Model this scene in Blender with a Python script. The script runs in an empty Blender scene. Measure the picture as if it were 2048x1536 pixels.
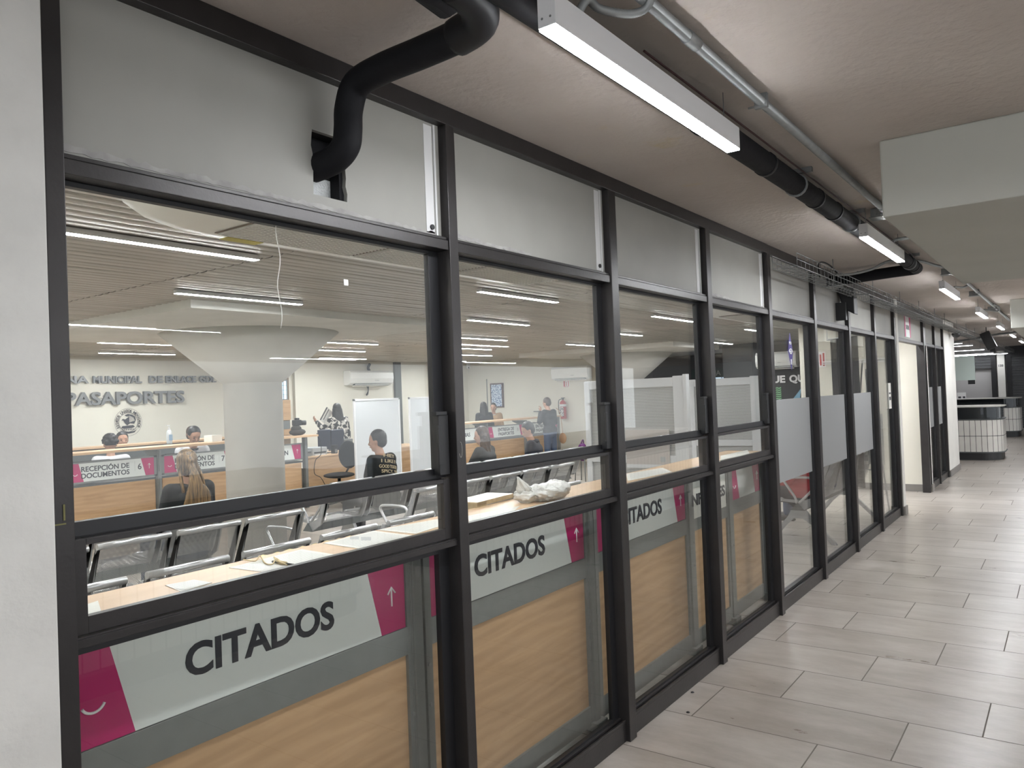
import bpy, bmesh, math, random
from mathutils import Vector, Matrix
random.seed(7)
S = bpy.context.scene
COL = S.collection
R = math.radians
PI = math.pi

# ---------------------------------------------------------------- camera
F_PX, W_PX, H_PX = 1539.0, 2048.0, 1536.0
CAM = Vector((0.0, -1.6862, 1.5870))
yaw, pit, rol = R(36.047), R(0.962), R(-2.200)
_w = Vector((math.cos(yaw)*math.cos(pit), math.sin(yaw)*math.cos(pit), math.sin(pit)))
_r = _w.cross(Vector((0, 0, 1))).normalized()
_u = _r.cross(_w)
c_, s_ = math.cos(rol), math.sin(rol)
RV, UV, WV = c_*_r + s_*_u, -s_*_r + c_*_u, _w
cd = bpy.data.cameras.new('camera'); cam = bpy.data.objects.new('camera', cd); COL.objects.link(cam)
m = Matrix((RV, UV, -WV)).transposed().to_4x4(); m.translation = CAM
cam.matrix_world = m
cd.sensor_width = 36; cd.lens = F_PX/W_PX*36; cd.clip_start = .05; cd.clip_end = 200
S.camera = cam

def at(ax, val, u, v):
    """a point of the photographed place: where the sight line of (u, v) meets the plane ax = val"""
    d = WV + RV*((u-1024)/F_PX) + UV*((768-v)/F_PX)
    i = 'xyz'.index(ax)
    return CAM + d*((val-CAM[i])/d[i])

# ---------------------------------------------------------------- world, view
wd = bpy.data.worlds.new('world'); S.world = wd; wd.use_nodes = True
wd.node_tree.nodes['Background'].inputs[0].default_value = (.90, .95, 1, 1)
wd.node_tree.nodes['Background'].inputs[1].default_value = 1.9
S.view_settings.view_transform = 'Standard'
try: S.view_settings.look = 'None'
except Exception: pass
S.view_settings.exposure = 0.0
S.view_settings.gamma = 1.0
S.view_settings.use_curve_mapping = False
LED_OFFICE, LED_HALL = 178.0, 150.0

# ---------------------------------------------------------------- materials
MATS = {}
def nt(name):
    mt = bpy.data.materials.new(name); mt.use_nodes = True
    n = mt.node_tree.nodes; b = n['Principled BSDF']
    return mt, mt.node_tree, b
def pbr(name, col, rough=.6, metal=0.0, bump=0, bscale=60, vary=0, vscale=6, spec=.5, stretch=None):
    if name in MATS: return MATS[name]
    mt, t, b = nt(name)
    b.inputs['Base Color'].default_value = (*col, 1); b.inputs['Roughness'].default_value = rough
    b.inputs['Metallic'].default_value = metal; b.inputs['Specular IOR Level'].default_value = spec
    L = t.links; N = t.nodes
    tc = N.new('ShaderNodeTexCoord')
    mp = N.new('ShaderNodeMapping'); L.new(tc.outputs['Object'], mp.inputs[0])
    if stretch: mp.inputs['Scale'].default_value = stretch
    if vary:
        nz = N.new('ShaderNodeTexNoise'); nz.inputs['Scale'].default_value = vscale; nz.inputs['Detail'].default_value = 6
        L.new(mp.outputs[0], nz.inputs['Vector'])
        cr = N.new('ShaderNodeValToRGB'); L.new(nz.outputs[0], cr.inputs[0])
        cr.color_ramp.elements[0].position = .3; cr.color_ramp.elements[1].position = .7
        cr.color_ramp.elements[0].color = (*[max(0, c*(1-vary)) for c in col], 1)
        cr.color_ramp.elements[1].color = (*[min(1, c*(1+vary)) for c in col], 1)
        L.new(cr.outputs[0], b.inputs['Base Color'])
    if bump:
        nb = N.new('ShaderNodeTexNoise'); nb.inputs['Scale'].default_value = bscale; nb.inputs['Detail'].default_value = 5
        L.new(mp.outputs[0], nb.inputs['Vector'])
        bp = N.new('ShaderNodeBump'); bp.inputs['Strength'].default_value = bump; bp.inputs['Distance'].default_value = .01
        L.new(nb.outputs[0], bp.inputs['Height']); L.new(bp.outputs[0], b.inputs['Normal'])
    MATS[name] = mt; return mt
def emit(name, col, k):
    if name in MATS: return MATS[name]
    mt, t, b = nt(name)
    b.inputs['Base Color'].default_value = (*col, 1)
    b.inputs['Emission Color'].default_value = (*col, 1); b.inputs['Emission Strength'].default_value = k
    MATS[name] = mt; return mt
def nmath(t, op, a, b=None, c=None):
    n = t.nodes.new('ShaderNodeMath'); n.operation = op
    for i, v in enumerate((a, b, c)):
        if v is None: continue
        if isinstance(v, (int, float)): n.inputs[i].default_value = v
        else: t.links.new(v, n.inputs[i])
    return n.outputs[0]

def mat_floor():
    mt, t, b = nt('floor_tile'); N, L = t.nodes, t.links
    tc = N.new('ShaderNodeTexCoord'); sp = N.new('ShaderNodeSeparateXYZ'); L.new(tc.outputs['Object'], sp.inputs[0])
    rx = nmath(t, 'DIVIDE', nmath(t, 'SUBTRACT', sp.outputs[0], 3.093), .4385)
    row = nmath(t, 'FLOOR', rx)
    fx = nmath(t, 'FRACT', rx)
    ry = nmath(t, 'DIVIDE', nmath(t, 'ADD', nmath(t, 'ADD', sp.outputs[1], .12), nmath(t, 'MULTIPLY', nmath(t, 'SUBTRACT', row, 1), .295)), .885)
    tile = nmath(t, 'FLOOR', ry); fy = nmath(t, 'FRACT', ry)
    ex = nmath(t, 'MULTIPLY', nmath(t, 'MINIMUM', fx, nmath(t, 'SUBTRACT', 1, fx)), .4385)
    ey = nmath(t, 'MULTIPLY', nmath(t, 'MINIMUM', fy, nmath(t, 'SUBTRACT', 1, fy)), .885)
    e = nmath(t, 'MINIMUM', ex, ey)
    grout = nmath(t, 'LESS_THAN', e, .0030)
    cb = N.new('ShaderNodeCombineXYZ'); L.new(row, cb.inputs[0]); L.new(tile, cb.inputs[1])
    wn = N.new('ShaderNodeTexWhiteNoise'); L.new(cb.outputs[0], wn.inputs['Vector'])
    ad = N.new('ShaderNodeVectorMath'); ad.operation = 'ADD'; L.new(tc.outputs['Object'], ad.inputs[0])
    sc = N.new('ShaderNodeVectorMath'); sc.operation = 'SCALE'; L.new(cb.outputs[0], sc.inputs[0]); sc.inputs[3].default_value = 3.7
    L.new(sc.outputs[0], ad.inputs[1])
    mp = N.new('ShaderNodeMapping'); mp.inputs['Scale'].default_value = (3.2, 1.1, 1); L.new(ad.outputs[0], mp.inputs[0])
    nz = N.new('ShaderNodeTexNoise'); nz.inputs['Scale'].default_value = 1.6; nz.inputs['Detail'].default_value = 8; nz.inputs['Roughness'].default_value = .65
    L.new(mp.outputs[0], nz.inputs['Vector'])
    v = nmath(t, 'ADD', nz.outputs[0], nmath(t, 'MULTIPLY', wn.outputs[0], .16))
    cr = N.new('ShaderNodeValToRGB'); L.new(v, cr.inputs[0])
    cr.color_ramp.elements[0].position = .42; cr.color_ramp.elements[0].color = (.325, .287, .25, 1)
    cr.color_ramp.elements[1].position = .76; cr.color_ramp.elements[1].color = (.49, .45, .41, 1)
    mx = N.new('ShaderNodeMix'); mx.data_type = 'RGBA'; L.new(grout, mx.inputs[0]); L.new(cr.outputs[0], mx.inputs[6])
    mx.inputs[7].default_value = (.135, .115, .095, 1); L.new(mx.outputs[2], b.inputs['Base Color'])
    rr = nmath(t, 'ADD', nmath(t, 'MULTIPLY', nz.outputs[0], .22), .20)
    rr = nmath(t, 'ADD', rr, nmath(t, 'MULTIPLY', grout, .3)); L.new(rr, b.inputs['Roughness'])
    bp = N.new('ShaderNodeBump'); bp.inputs['Strength'].default_value = .35; bp.inputs['Distance'].default_value = .004
    h = nmath(t, 'ADD', nmath(t, 'MULTIPLY', nmath(t, 'MINIMUM', nmath(t, 'DIVIDE', e, .004), 1), .6), nmath(t, 'MULTIPLY', nz.outputs[0], .25))
    L.new(h, bp.inputs['Height']); L.new(bp.outputs[0], b.inputs['Normal'])
    b.inputs['Specular IOR Level'].default_value = .55
    return mt
def mat_wood(name, c1, c2, rough=.45, sc=(1.2, 9, 9), bands=2.2):
    mt, t, b = nt(name); N, L = t.nodes, t.links
    tc = N.new('ShaderNodeTexCoord'); mp = N.new('ShaderNodeMapping'); mp.inputs['Scale'].default_value = sc
    L.new(tc.outputs['Object'], mp.inputs[0])
    n1 = N.new('ShaderNodeTexNoise'); n1.inputs['Scale'].default_value = 1.3; n1.inputs['Detail'].default_value = 9; n1.inputs['Roughness'].default_value = .62; n1.inputs['Distortion'].default_value = .9
    L.new(mp.outputs[0], n1.inputs['Vector'])
    wv = N.new('ShaderNodeTexWave'); wv.inputs['Scale'].default_value = bands; wv.inputs['Distortion'].default_value = 9; wv.inputs['Detail'].default_value = 3; wv.bands_direction = 'Z'
    mp2 = N.new('ShaderNodeMapping'); mp2.inputs['Scale'].default_value = (.5, 2.6, 2.6); L.new(tc.outputs['Object'], mp2.inputs[0]); L.new(mp2.outputs[0], wv.inputs['Vector'])
    v = nmath(t, 'ADD', nmath(t, 'MULTIPLY', n1.outputs[0], .75), nmath(t, 'MULTIPLY', wv.outputs['Fac'], .10))
    cr = N.new('ShaderNodeValToRGB'); L.new(v, cr.inputs[0])
    cr.color_ramp.elements[0].position = .3; cr.color_ramp.elements[0].color = (*c1, 1)
    cr.color_ramp.elements[1].position = .68; cr.color_ramp.elements[1].color = (*c2, 1)
    L.new(cr.outputs[0], b.inputs['Base Color']); b.inputs['Roughness'].default_value = rough
    return mt
def mat_glass(name='clear_glass', tint=(.955, .965, .955), ior=1.5, rough=0.0, dirt=.0):
    mt, t, b = nt(name); N, L = t.nodes, t.links
    N.remove(b); out = N['Material Output']
    tr = N.new('ShaderNodeBsdfTransparent'); tr.inputs[0].default_value = (*tint, 1)
    gl = N.new('ShaderNodeBsdfGlossy'); gl.inputs['Roughness'].default_value = rough
    fr = N.new('ShaderNodeFresnel'); ge = N.new('ShaderNodeNewGeometry')
    # the far face of a pane reflects as weakly as the near one
    L.new(nmath(t, 'ADD', nmath(t, 'MULTIPLY', ge.outputs['Backfacing'], 1/ior-ior), ior), fr.inputs[0])
    mx = N.new('ShaderNodeMixShader'); L.new(fr.outputs[0], mx.inputs[0]); L.new(tr.outputs[0], mx.inputs[1]); L.new(gl.outputs[0], mx.inputs[2])
    L.new(mx.outputs[0], out.inputs[0])
    return mt
def mat_perf(name, pitch=.0085, rad=.0029, col=(.42, .43, .44)):
    mt, t, b = nt(name); N, L = t.nodes, t.links
    b.inputs['Base Color'].default_value = (*col, 1); b.inputs['Metallic'].default_value = .8; b.inputs['Roughness'].default_value = .38
    tc = N.new('ShaderNodeTexCoord'); sp = N.new('ShaderNodeSeparateXYZ'); L.new(tc.outputs['Object'], sp.inputs[0])
    px_ = nmath(t, 'DIVIDE', sp.outputs[0], pitch)
    # rows run along the long way of the panel (z in the back, y in the seat)
    q = nmath(t, 'DIVIDE', nmath(t, 'SUBTRACT', sp.outputs[2], sp.outputs[1]), pitch*.8)
    row = nmath(t, 'FLOOR', q)
    off = nmath(t, 'MULTIPLY', nmath(t, 'MODULO', row, 2), .5)
    fx = nmath(t, 'SUBTRACT', nmath(t, 'FRACT', nmath(t, 'ADD', px_, off)), .5)
    fz = nmath(t, 'MULTIPLY', nmath(t, 'SUBTRACT', nmath(t, 'FRACT', q), .5), .8)
    r2 = nmath(t, 'SQRT', nmath(t, 'ADD', nmath(t, 'MULTIPLY', fx, fx), nmath(t, 'MULTIPLY', fz, fz)))
    hole = nmath(t, 'LESS_THAN', r2, rad/pitch)
    L.new(nmath(t, 'SUBTRACT', 1, hole), b.inputs['Alpha'])
    return mt
def mat_stripes(name, ax, pitch, duty, c1, c2, alpha=1.0, rough=.5):
    mt, t, b = nt(name); N, L = t.nodes, t.links
    tc = N.new('ShaderNodeTexCoord'); sp = N.new('ShaderNodeSeparateXYZ'); L.new(tc.outputs['Object'], sp.inputs[0])
    f = nmath(t, 'FRACT', nmath(t, 'DIVIDE', sp.outputs['xyz'.index(ax)], pitch)); s = nmath(t, 'LESS_THAN', f, duty)
    mx = N.new('ShaderNodeMix'); mx.data_type = 'RGBA'; L.new(s, mx.inputs[0]); mx.inputs[6].default_value = (*c1, 1); mx.inputs[7].default_value = (*c2, 1)
    L.new(mx.outputs[2], b.inputs['Base Color']); b.inputs['Roughness'].default_value = rough; b.inputs['Alpha'].default_value = alpha
    return mt
def mat_pattern(name, c1, c2, scale=14, thr=.5, kind='noise', rough=.8):
    mt, t, b = nt(name); N, L = t.nodes, t.links
    tc = N.new('ShaderNodeTexCoord')
    if kind == 'noise':
        z = N.new('ShaderNodeTexNoise'); z.inputs['Detail'].default_value = 2
    else:
        z = N.new('ShaderNodeTexVoronoi')
    z.inputs['Scale'].default_value = scale; L.new(tc.outputs['Object'], z.inputs['Vector'])
    cr = N.new('ShaderNodeValToRGB'); cr.color_ramp.interpolation = 'CONSTANT'; L.new(z.outputs[0], cr.inputs[0])
    cr.color_ramp.elements[0].color = (*c1, 1); cr.color_ramp.elements[1].position = thr; cr.color_ramp.elements[1].color = (*c2, 1)
    L.new(cr.outputs[0], b.inputs['Base Color']); b.inputs['Roughness'].default_value = rough
    return mt
def mat_hair(name, c1, c2):
    return pbr(name, c1, .42, bump=.6, bscale=55, stretch=(1, 1, .12)) if c2 is None else _hair2(name, c1, c2)
def _hair2(name, c1, c2):
    mt, t, b = nt(name); N, L = t.nodes, t.links
    tc = N.new('ShaderNodeTexCoord'); mp = N.new('ShaderNodeMapping'); mp.inputs['Scale'].default_value = (1, 1, .1)
    L.new(tc.outputs['Object'], mp.inputs[0])
    z = N.new('ShaderNodeTexNoise'); z.inputs['Scale'].default_value = 75; z.inputs['Detail'].default_value = 3; L.new(mp.outputs[0], z.inputs['Vector'])
    cr = N.new('ShaderNodeValToRGB'); L.new(z.outputs[0], cr.inputs[0]); cr.color_ramp.elements[0].position = .35; cr.color_ramp.elements[1].position = .65
    cr.color_ramp.elements[0].color = (*c1, 1); cr.color_ramp.elements[1].color = (*c2, 1)
    L.new(cr.outputs[0], b.inputs['Base Color']); b.inputs['Roughness'].default_value = .42
    bp = N.new('ShaderNodeBump'); bp.inputs['Strength'].default_value = .6; bp.inputs['Distance'].default_value = .01
    L.new(z.outputs[0], bp.inputs['Height']); L.new(bp.outputs[0], b.inputs['Normal'])
    return mt
def mat_ceiling():
    mt, t, b = nt('rough_plaster'); N, L = t.nodes, t.links
    tc = N.new('ShaderNodeTexCoord')
    n1 = N.new('ShaderNodeTexNoise'); n1.inputs['Scale'].default_value = 1.3; n1.inputs['Detail'].default_value = 7; L.new(tc.outputs['Object'], n1.inputs['Vector'])
    cr = N.new('ShaderNodeValToRGB'); L.new(n1.outputs[0], cr.inputs[0])
    cr.color_ramp.elements[0].position = .3; cr.color_ramp.elements[0].color = (.42, .37, .335, 1)
    cr.color_ramp.elements[1].position = .7; cr.color_ramp.elements[1].color = (.52, .47, .43, 1)
    mp = N.new('ShaderNodeMapping'); mp.inputs['Scale'].default_value = (6, 22, 1); mp.inputs['Rotation'].default_value = (0, 0, .5); L.new(tc.outputs['Object'], mp.inputs[0])
    n2 = N.new('ShaderNodeTexNoise'); n2.inputs['Scale'].default_value = 2.0; n2.inputs['Detail'].default_value = 9; n2.inputs['Roughness'].default_value = .75; n2.inputs['Distortion'].default_value = 1.5; L.new(mp.outputs[0], n2.inputs['Vector'])
    sp = nmath(t, 'GREATER_THAN', n2.outputs[0], .70)
    n3 = N.new('ShaderNodeTexNoise'); n3.inputs['Scale'].default_value = .9; n3.inputs['Detail'].default_value = 3; L.new(tc.outputs['Object'], n3.inputs['Vector'])
    msk = nmath(t, 'MULTIPLY', sp, nmath(t, 'GREATER_THAN', n3.outputs[0], .50))
    mx = N.new('ShaderNodeMix'); mx.data_type = 'RGBA'; L.new(nmath(t, 'MULTIPLY', msk, .55), mx.inputs[0]); L.new(cr.outputs[0], mx.inputs[6]); mx.inputs[7].default_value = (.16, .13, .11, 1)
    # ochre damp stains
    n4 = N.new('ShaderNodeTexNoise'); n4.inputs['Scale'].default_value = 1.9; n4.inputs['Detail'].default_value = 8; n4.inputs['Roughness'].default_value = .7; L.new(tc.outputs['Object'], n4.inputs['Vector'])
    st = nmath(t, 'MULTIPLY', nmath(t, 'SUBTRACT', n4.outputs[0], .63), 5); st = nmath(t, 'MINIMUM', nmath(t, 'MAXIMUM', st, 0), .45)
    mx2 = N.new('ShaderNodeMix'); mx2.data_type = 'RGBA'; L.new(st, mx2.inputs[0]); L.new(mx.outputs[2], mx2.inputs[6]); mx2.inputs[7].default_value = (.50, .40, .20, 1)
    L.new(mx2.outputs[2], b.inputs['Base Color']); b.inputs['Roughness'].default_value = .85
    nb = N.new('ShaderNodeTexNoise'); nb.inputs['Scale'].default_value = 28; nb.inputs['Detail'].default_value = 6; L.new(tc.outputs['Object'], nb.inputs['Vector'])
    bp = N.new('ShaderNodeBump'); bp.inputs['Strength'].default_value = .5; bp.inputs['Distance'].default_value = .012
    L.new(nb.outputs[0], bp.inputs['Height']); L.new(bp.outputs[0], b.inputs['Normal'])
    return mt

M_floor = mat_floor()
M_plaster = mat_ceiling()
M_wall = pbr('white_wall', (.70, .69, .65), .75, vary=.05, vscale=3, bump=.08, bscale=40)
M_wallrough = pbr('pillar_wall', (.66, .65, .62), .8, vary=.09, vscale=5, bump=.25, bscale=30)
M_cream = pbr('cream_wall', (.74, .71, .62), .75, vary=.03, vscale=2)
M_dark_wall = pbr('charcoal_wall', (.045, .047, .05), .7)
M_frame = pbr('charcoal_aluminium', (.034, .031, .031), .36, .35, vary=.12, vscale=9, bump=.05, bscale=90)
M_frame_dk = pbr('black_aluminium', (.018, .018, .02), .4, .2)
M_frame_worn = pbr('worn_aluminium', (.075, .07, .072), .42, .4, vary=.35, vscale=14, stretch=(6, 1, 1))
M_panel = pbr('painted_panel', (.31, .305, .28), .6, vary=.05, vscale=4, bump=.03, bscale=20)
M_panel_edge = pbr('panel_torn_strip', (.33, .32, .31), .7, vary=.2, vscale=20)
M_panel_lip = pbr('panel_white_lip', (.66, .66, .66), .6)
M_film = pbr('frosted_film', (.26, .265, .265), .6)
M_glass = mat_glass()
M_glass_d = mat_glass('display_glass', (.55, .58, .6), 1.45)
M_grey = pbr('grey_powder_coat', (.215, .225, .222), .42, .25, vary=.05, vscale=20)
M_grey_dk = pbr('dark_grey_panel', (.11, .12, .12), .5, .1)
M_wood = mat_wood('beech_laminate', (.46, .285, .155), (.66, .435, .25), .5)
M_wood_top = mat_wood('worktop_laminate', (.60, .40, .24), (.74, .52, .33), .38)
M_edge = pbr('worktop_edge', (.62, .42, .25), .5)
M_sign = pbr('sign_white', (.70, .73, .71), .5)
M_mag = pbr('sign_magenta', (.46, .012, .13), .45)
M_ink = pbr('sign_ink', (.035, .035, .045), .5)
M_white = pbr('white_print', (.85, .85, .85), .5)
M_ltgrey = pbr('light_grey_print', (.45, .46, .46), .5)
M_steel = pbr('silver_tube', (.60, .61, .62), .28, .75)
M_alu = pbr('cast_silver', (.42, .43, .44), .42, .6, vary=.08, vscale=12)
M_perf = mat_perf('perforated_steel')
M_black = pbr('black_plastic', (.012, .012, .013), .45)
M_foam = pbr('black_foam', (.007, .007, .009), .7, bump=.2, bscale=25, spec=.25)
M_band = pbr('black_band', (.010, .010, .012), .5, spec=.3)
M_galv = pbr('galvanised_steel', (.26, .27, .27), .52, .45, vary=.12, vscale=18)
M_lampbody = pbr('lamp_white', (.72, .72, .73), .45)
M_led_o = emit('office_led', (.96, .98, 1.0), LED_OFFICE)
M_led_h = emit('corridor_led', (.95, .97, 1.0), LED_HALL)
M_led_w = emit('added_hall_led', (.95, .97, 1.0), 290.0)
M_led_n = emit('added_row_led', (.96, .98, 1.0), 60.0)  # for the tubes added above the glazing
M_led_f = emit('far_led', (.95, .97, 1.0), 26.0)
M_paper = pbr('paper', (.80, .79, .74), .8, vary=.05, vscale=60)
M_paper_txt = mat_stripes('printed_paper', 'y', .012, .45, (.80, .79, .74), (.52, .52, .50))
M_yellow = pbr('yellow_paper', (.78, .66, .32), .8)
M_tile_w = pbr('kiosk_tile', (.66, .64, .60), .3, vary=.05, vscale=4)
M_grout = pbr('kiosk_grout', (.03, .03, .03), .8)
M_shutter = pbr('shutter_grey', (.07, .072, .075), .5, .3)
M_skirt = pbr('skirting', (.22, .205, .19), .5)
M_strip = pbr('ceiling_strip', (.44, .41, .365), .34, .35, vary=.16, vscale=2.2, stretch=(.35, 4, 1))
M_acw = pbr('aircon_white', (.90, .90, .87), .35)
M_boardw = pbr('whiteboard', (.62, .64, .66), .25)
M_ink_soft = pbr('letter_steel', (.20, .205, .21), .4, .6)
M_red = pbr('fire_red', (.45, .02, .02), .35)
M_blue_win = emit('daylight_window', (.62, .80, 1.0), 1.3)
M_bag = pbr('plastic_bag', (.80, .79, .76), .22, bump=.9, bscale=38)
M_bag.node_tree.nodes['Principled BSDF'].inputs['Alpha'].default_value = .82
M_tape = pbr('brown_tape', (.46, .36, .22), .3, vary=.2, vscale=30)
M_string = pbr('twine', (.60, .48, .28), .9)
M_purple = pbr('purple_cloth', (.10, .015, .11), .7)
M_leather = pbr('tan_leather', (.38, .20, .09), .55)
M_hatch = pbr('galvanised_sheet', (.62, .64, .64), .35, .4, bump=.6, bscale=180)

# ---------------------------------------------------------------- mesh helpers
class MB:
    def __init__(s): s.bm = bmesh.new()
    def box(s, x0, x1, y0, y1, z0, z1, mtx=None):
        v = [s.bm.verts.new(p) for p in ((x0,y0,z0),(x1,y0,z0),(x1,y1,z0),(x0,y1,z0),(x0,y0,z1),(x1,y0,z1),(x1,y1,z1),(x0,y1,z1))]
        if mtx:
            for q in v: q.co = mtx @ q.co
        for f in ((0,3,2,1),(4,5,6,7),(0,1,5,4),(1,2,6,5),(2,3,7,6),(3,0,4,7)): s.bm.faces.new([v[i] for i in f])
        return s
    def cyl(s, a, b, r0, r1=None, n=16, caps=True):
        r1 = r0 if r1 is None else r1
        a, b = Vector(a), Vector(b); d = (b-a).normalized()
        e = d.orthogonal().normalized(); g = d.cross(e)
        A = [s.bm.verts.new(a + (e*math.cos(2*PI*i/n)+g*math.sin(2*PI*i/n))*r0) for i in range(n)]
        B = [s.bm.verts.new(b + (e*math.cos(2*PI*i/n)+g*math.sin(2*PI*i/n))*r1) for i in range(n)]
        for i in range(n): s.bm.faces.new((A[i], A[(i+1)%n], B[(i+1)%n], B[i])).smooth = True
        if caps: s.bm.faces.new(A[::-1]); s.bm.faces.new(B)
        return s
    def tube(s, pts, r, n=10, rf=None, caps=True):
        pts = [Vector(p) for p in pts]; rings = []; e = None
        for i, p in enumerate(pts):
            d = (pts[min(i+1, len(pts)-1)] - pts[max(i-1, 0)]).normalized()
            if e is None: e = d.orthogonal().normalized()
            else: e = (e - d*e.dot(d)).normalized()
            g = d.cross(e); rr = r if rf is None else rf(i)
            rings.append([s.bm.verts.new(p + (e*math.cos(2*PI*k/n)+g*math.sin(2*PI*k/n))*rr) for k in range(n)])
        for a, b in zip(rings, rings[1:]):
            for k in range(n): s.bm.faces.new((a[k], a[(k+1)%n], b[(k+1)%n], b[k])).smooth = True
        if caps: s.bm.faces.new(rings[0][::-1]); s.bm.faces.new(rings[-1])
        return s
    def prism(s, poly, ax, a, b):
        """polygon (2-D) extruded along axis ax from a to b"""
        def mk(p, t): return {'x': (t, p[0], p[1]), 'y': (p[0], t, p[1]), 'z': (p[0], p[1], t)}[ax]
        A = [s.bm.verts.new(mk(p, a)) for p in poly]; B = [s.bm.verts.new(mk(p, b)) for p in poly]
        n = len(poly); s.bm.faces.new(A); s.bm.faces.new(B[::-1])
        for i in range(n): s.bm.faces.new((A[i], B[i], B[(i+1)%n], A[(i+1)%n]))
        return s
    def quad(s, *p):
        s.bm.faces.new([s.bm.verts.new(q) for q in p]); return s
    def ell(s, c, r, n=16, rot=None):
        M = Matrix.Translation(c) @ (rot.to_4x4() if rot else Matrix.Identity(4)) @ Matrix.Diagonal((*r, 1))
        g = bmesh.ops.create_uvsphere(s.bm, u_segments=n, v_segments=max(6, n*2//3), radius=1, matrix=M)
        for v in g['verts']:
            for f in v.link_faces: f.smooth = True
        return s
    def cap(s, a, b, r0, r1=None, n=10):
        r1 = r0 if r1 is None else r1
        s.cyl(a, b, r0, r1, n); s.ell(Vector(a), (r0,)*3, n); s.ell(Vector(b), (r1,)*3, n); return s
    def lathe(s, prof, c=(0,0,0), n=24, ax='z'):
        rings = []
        for r, z in prof:
            ring = []
            for k in range(n):
                a = 2*PI*k/n; x, y = r*math.cos(a), r*math.sin(a)
                p = {'z': (x, y, z), 'y': (x, z, y), 'x': (z, x, y)}[ax]
                ring.append(s.bm.verts.new(Vector(p)+Vector(c)))
            rings.append(ring)
        for a, b in zip(rings, rings[1:]):
            for k in range(n): s.bm.faces.new((a[k], a[(k+1)%n], b[(k+1)%n], b[k])).smooth = True
        s.bm.faces.new(rings[0][::-1]); s.bm.faces.new(rings[-1]); return s
    def mesh(s, name, mat, recalc=True):
        if recalc: bmesh.ops.recalc_face_normals(s.bm, faces=s.bm.faces)
        me = bpy.data.meshes.new(name); s.bm.to_mesh(me); s.bm.free()
        if mat: me.materials.append(mat)
        return me
    def build(s, name, mat, parent=None, bevel=0, loc=None, seg=2):
        """world-space (or parent-space when the parent carries a frame) geometry as one object"""
        o = bpy.data.objects.new(name, s.mesh(name, mat)); COL.objects.link(o)
        if loc is not None: o.location = loc
        if parent is not None: o.parent = parent
        if bevel:
            b = o.modifiers.new('bevel', 'BEVEL'); b.width = bevel; b.segments = seg; b.limit_method = 'ANGLE'
        return o
def thing(name, label, cat, loc=(0,0,0), rz=0, group=None, kind=None):
    o = bpy.data.objects.new(name, None); COL.objects.link(o); o.empty_display_size = .1
    o.location = loc; o.rotation_euler = (0, 0, rz)
    if label: o['label'] = label
    if cat: o['category'] = cat
    if group: o['group'] = group
    if kind: o['kind'] = kind
    return o
def tag(o, label=None, cat=None, group=None, kind=None):
    for k, v in (('label', label), ('category', cat), ('group', group), ('kind', kind)):
        if v: o[k] = v
    return o
def struct(o, label=None, cat=None): return tag(o, label, cat, None, 'structure')
def center(o):
    """move a top-level mesh's origin to the middle of its foot"""
    me = o.data; vs = [v.co for v in me.vertices]
    c = Vector(((min(v.x for v in vs)+max(v.x for v in vs))/2, (min(v.y for v in vs)+max(v.y for v in vs))/2, min(v.z for v in vs)))
    me.transform(Matrix.Translation(-c)); o.location = o.location + c; return o
def copy_tree(o, parent=None):
    c = o.copy(); COL.objects.link(c)
    if parent: c.parent = parent
    for ch in list(o.children): copy_tree(ch, c)
    return c
def text(name, body, size, loc, mat, parent=None, rot=(PI/2, 0, 0), bold=.0, depth=.001, align='LEFT', sx=1.0, sp=1.0):
    cu = bpy.data.curves.new(name, 'FONT'); cu.body = body; cu.size = size; cu.offset = bold*size; cu.extrude = depth; cu.align_x = align; cu.space_character = sp
    cu.resolution_u = 4
    to = bpy.data.objects.new('tmp', cu); COL.objects.link(to)
    dg = bpy.context.evaluated_depsgraph_get(); me = bpy.data.meshes.new_from_object(to.evaluated_get(dg))
    bpy.data.objects.remove(to); bpy.data.curves.remove(cu)
    me.materials.clear(); me.materials.append(mat); me.name = name
    o = bpy.data.objects.new(name, me); COL.objects.link(o); o.location = loc; o.rotation_euler = rot; o.scale = (sx, 1, 1)
    if parent: o.parent = parent
    return o
def arc(c, r, a0, a1, n=12): return [(c[0]+r*math.cos(a0+(a1-a0)*i/n), c[1]+r*math.sin(a0+(a1-a0)*i/n)) for i in range(n+1)]
def smoothpath(pts, k=6):
    pts = [Vector(p) for p in pts]; out = []
    for i in range(len(pts)-1):
        p0, p1, p2, p3 = pts[max(i-1,0)], pts[i], pts[i+1], pts[min(i+2, len(pts)-1)]
        for j in range(k):
            t = j/k
            out.append(.5*((2*p1)+(p2-p0)*t+(2*p0-5*p1+4*p2-p3)*t*t+(-p0+3*p1-3*p2+p3)*t**3))
    out.append(pts[-1]); return out

def text_fit(name, body, x0, x1, h, loc, mat, parent, rot=(PI/2, 0, 0), bold=.02, depth=.001):
    """lettering stretched to run from x0 to x1 (parent's frame) with capitals h high"""
    o = text(name, body, 1.0, (0, 0, 0), mat, parent, rot, bold=bold, depth=depth)
    v = [q.co for q in o.data.vertices]; a, b = min(q.x for q in v), max(q.x for q in v); c = max(q.y for q in v) if not set(body) & set('ÓÍÁ') else .73
    sx, sy = (x1-x0)/(b-a), h/c
    for q in v: q.x = (q.x-a)*sx; q.y *= sy; q.z *= 1
    o.location = (x0, loc[1], loc[2]); return o

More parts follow.
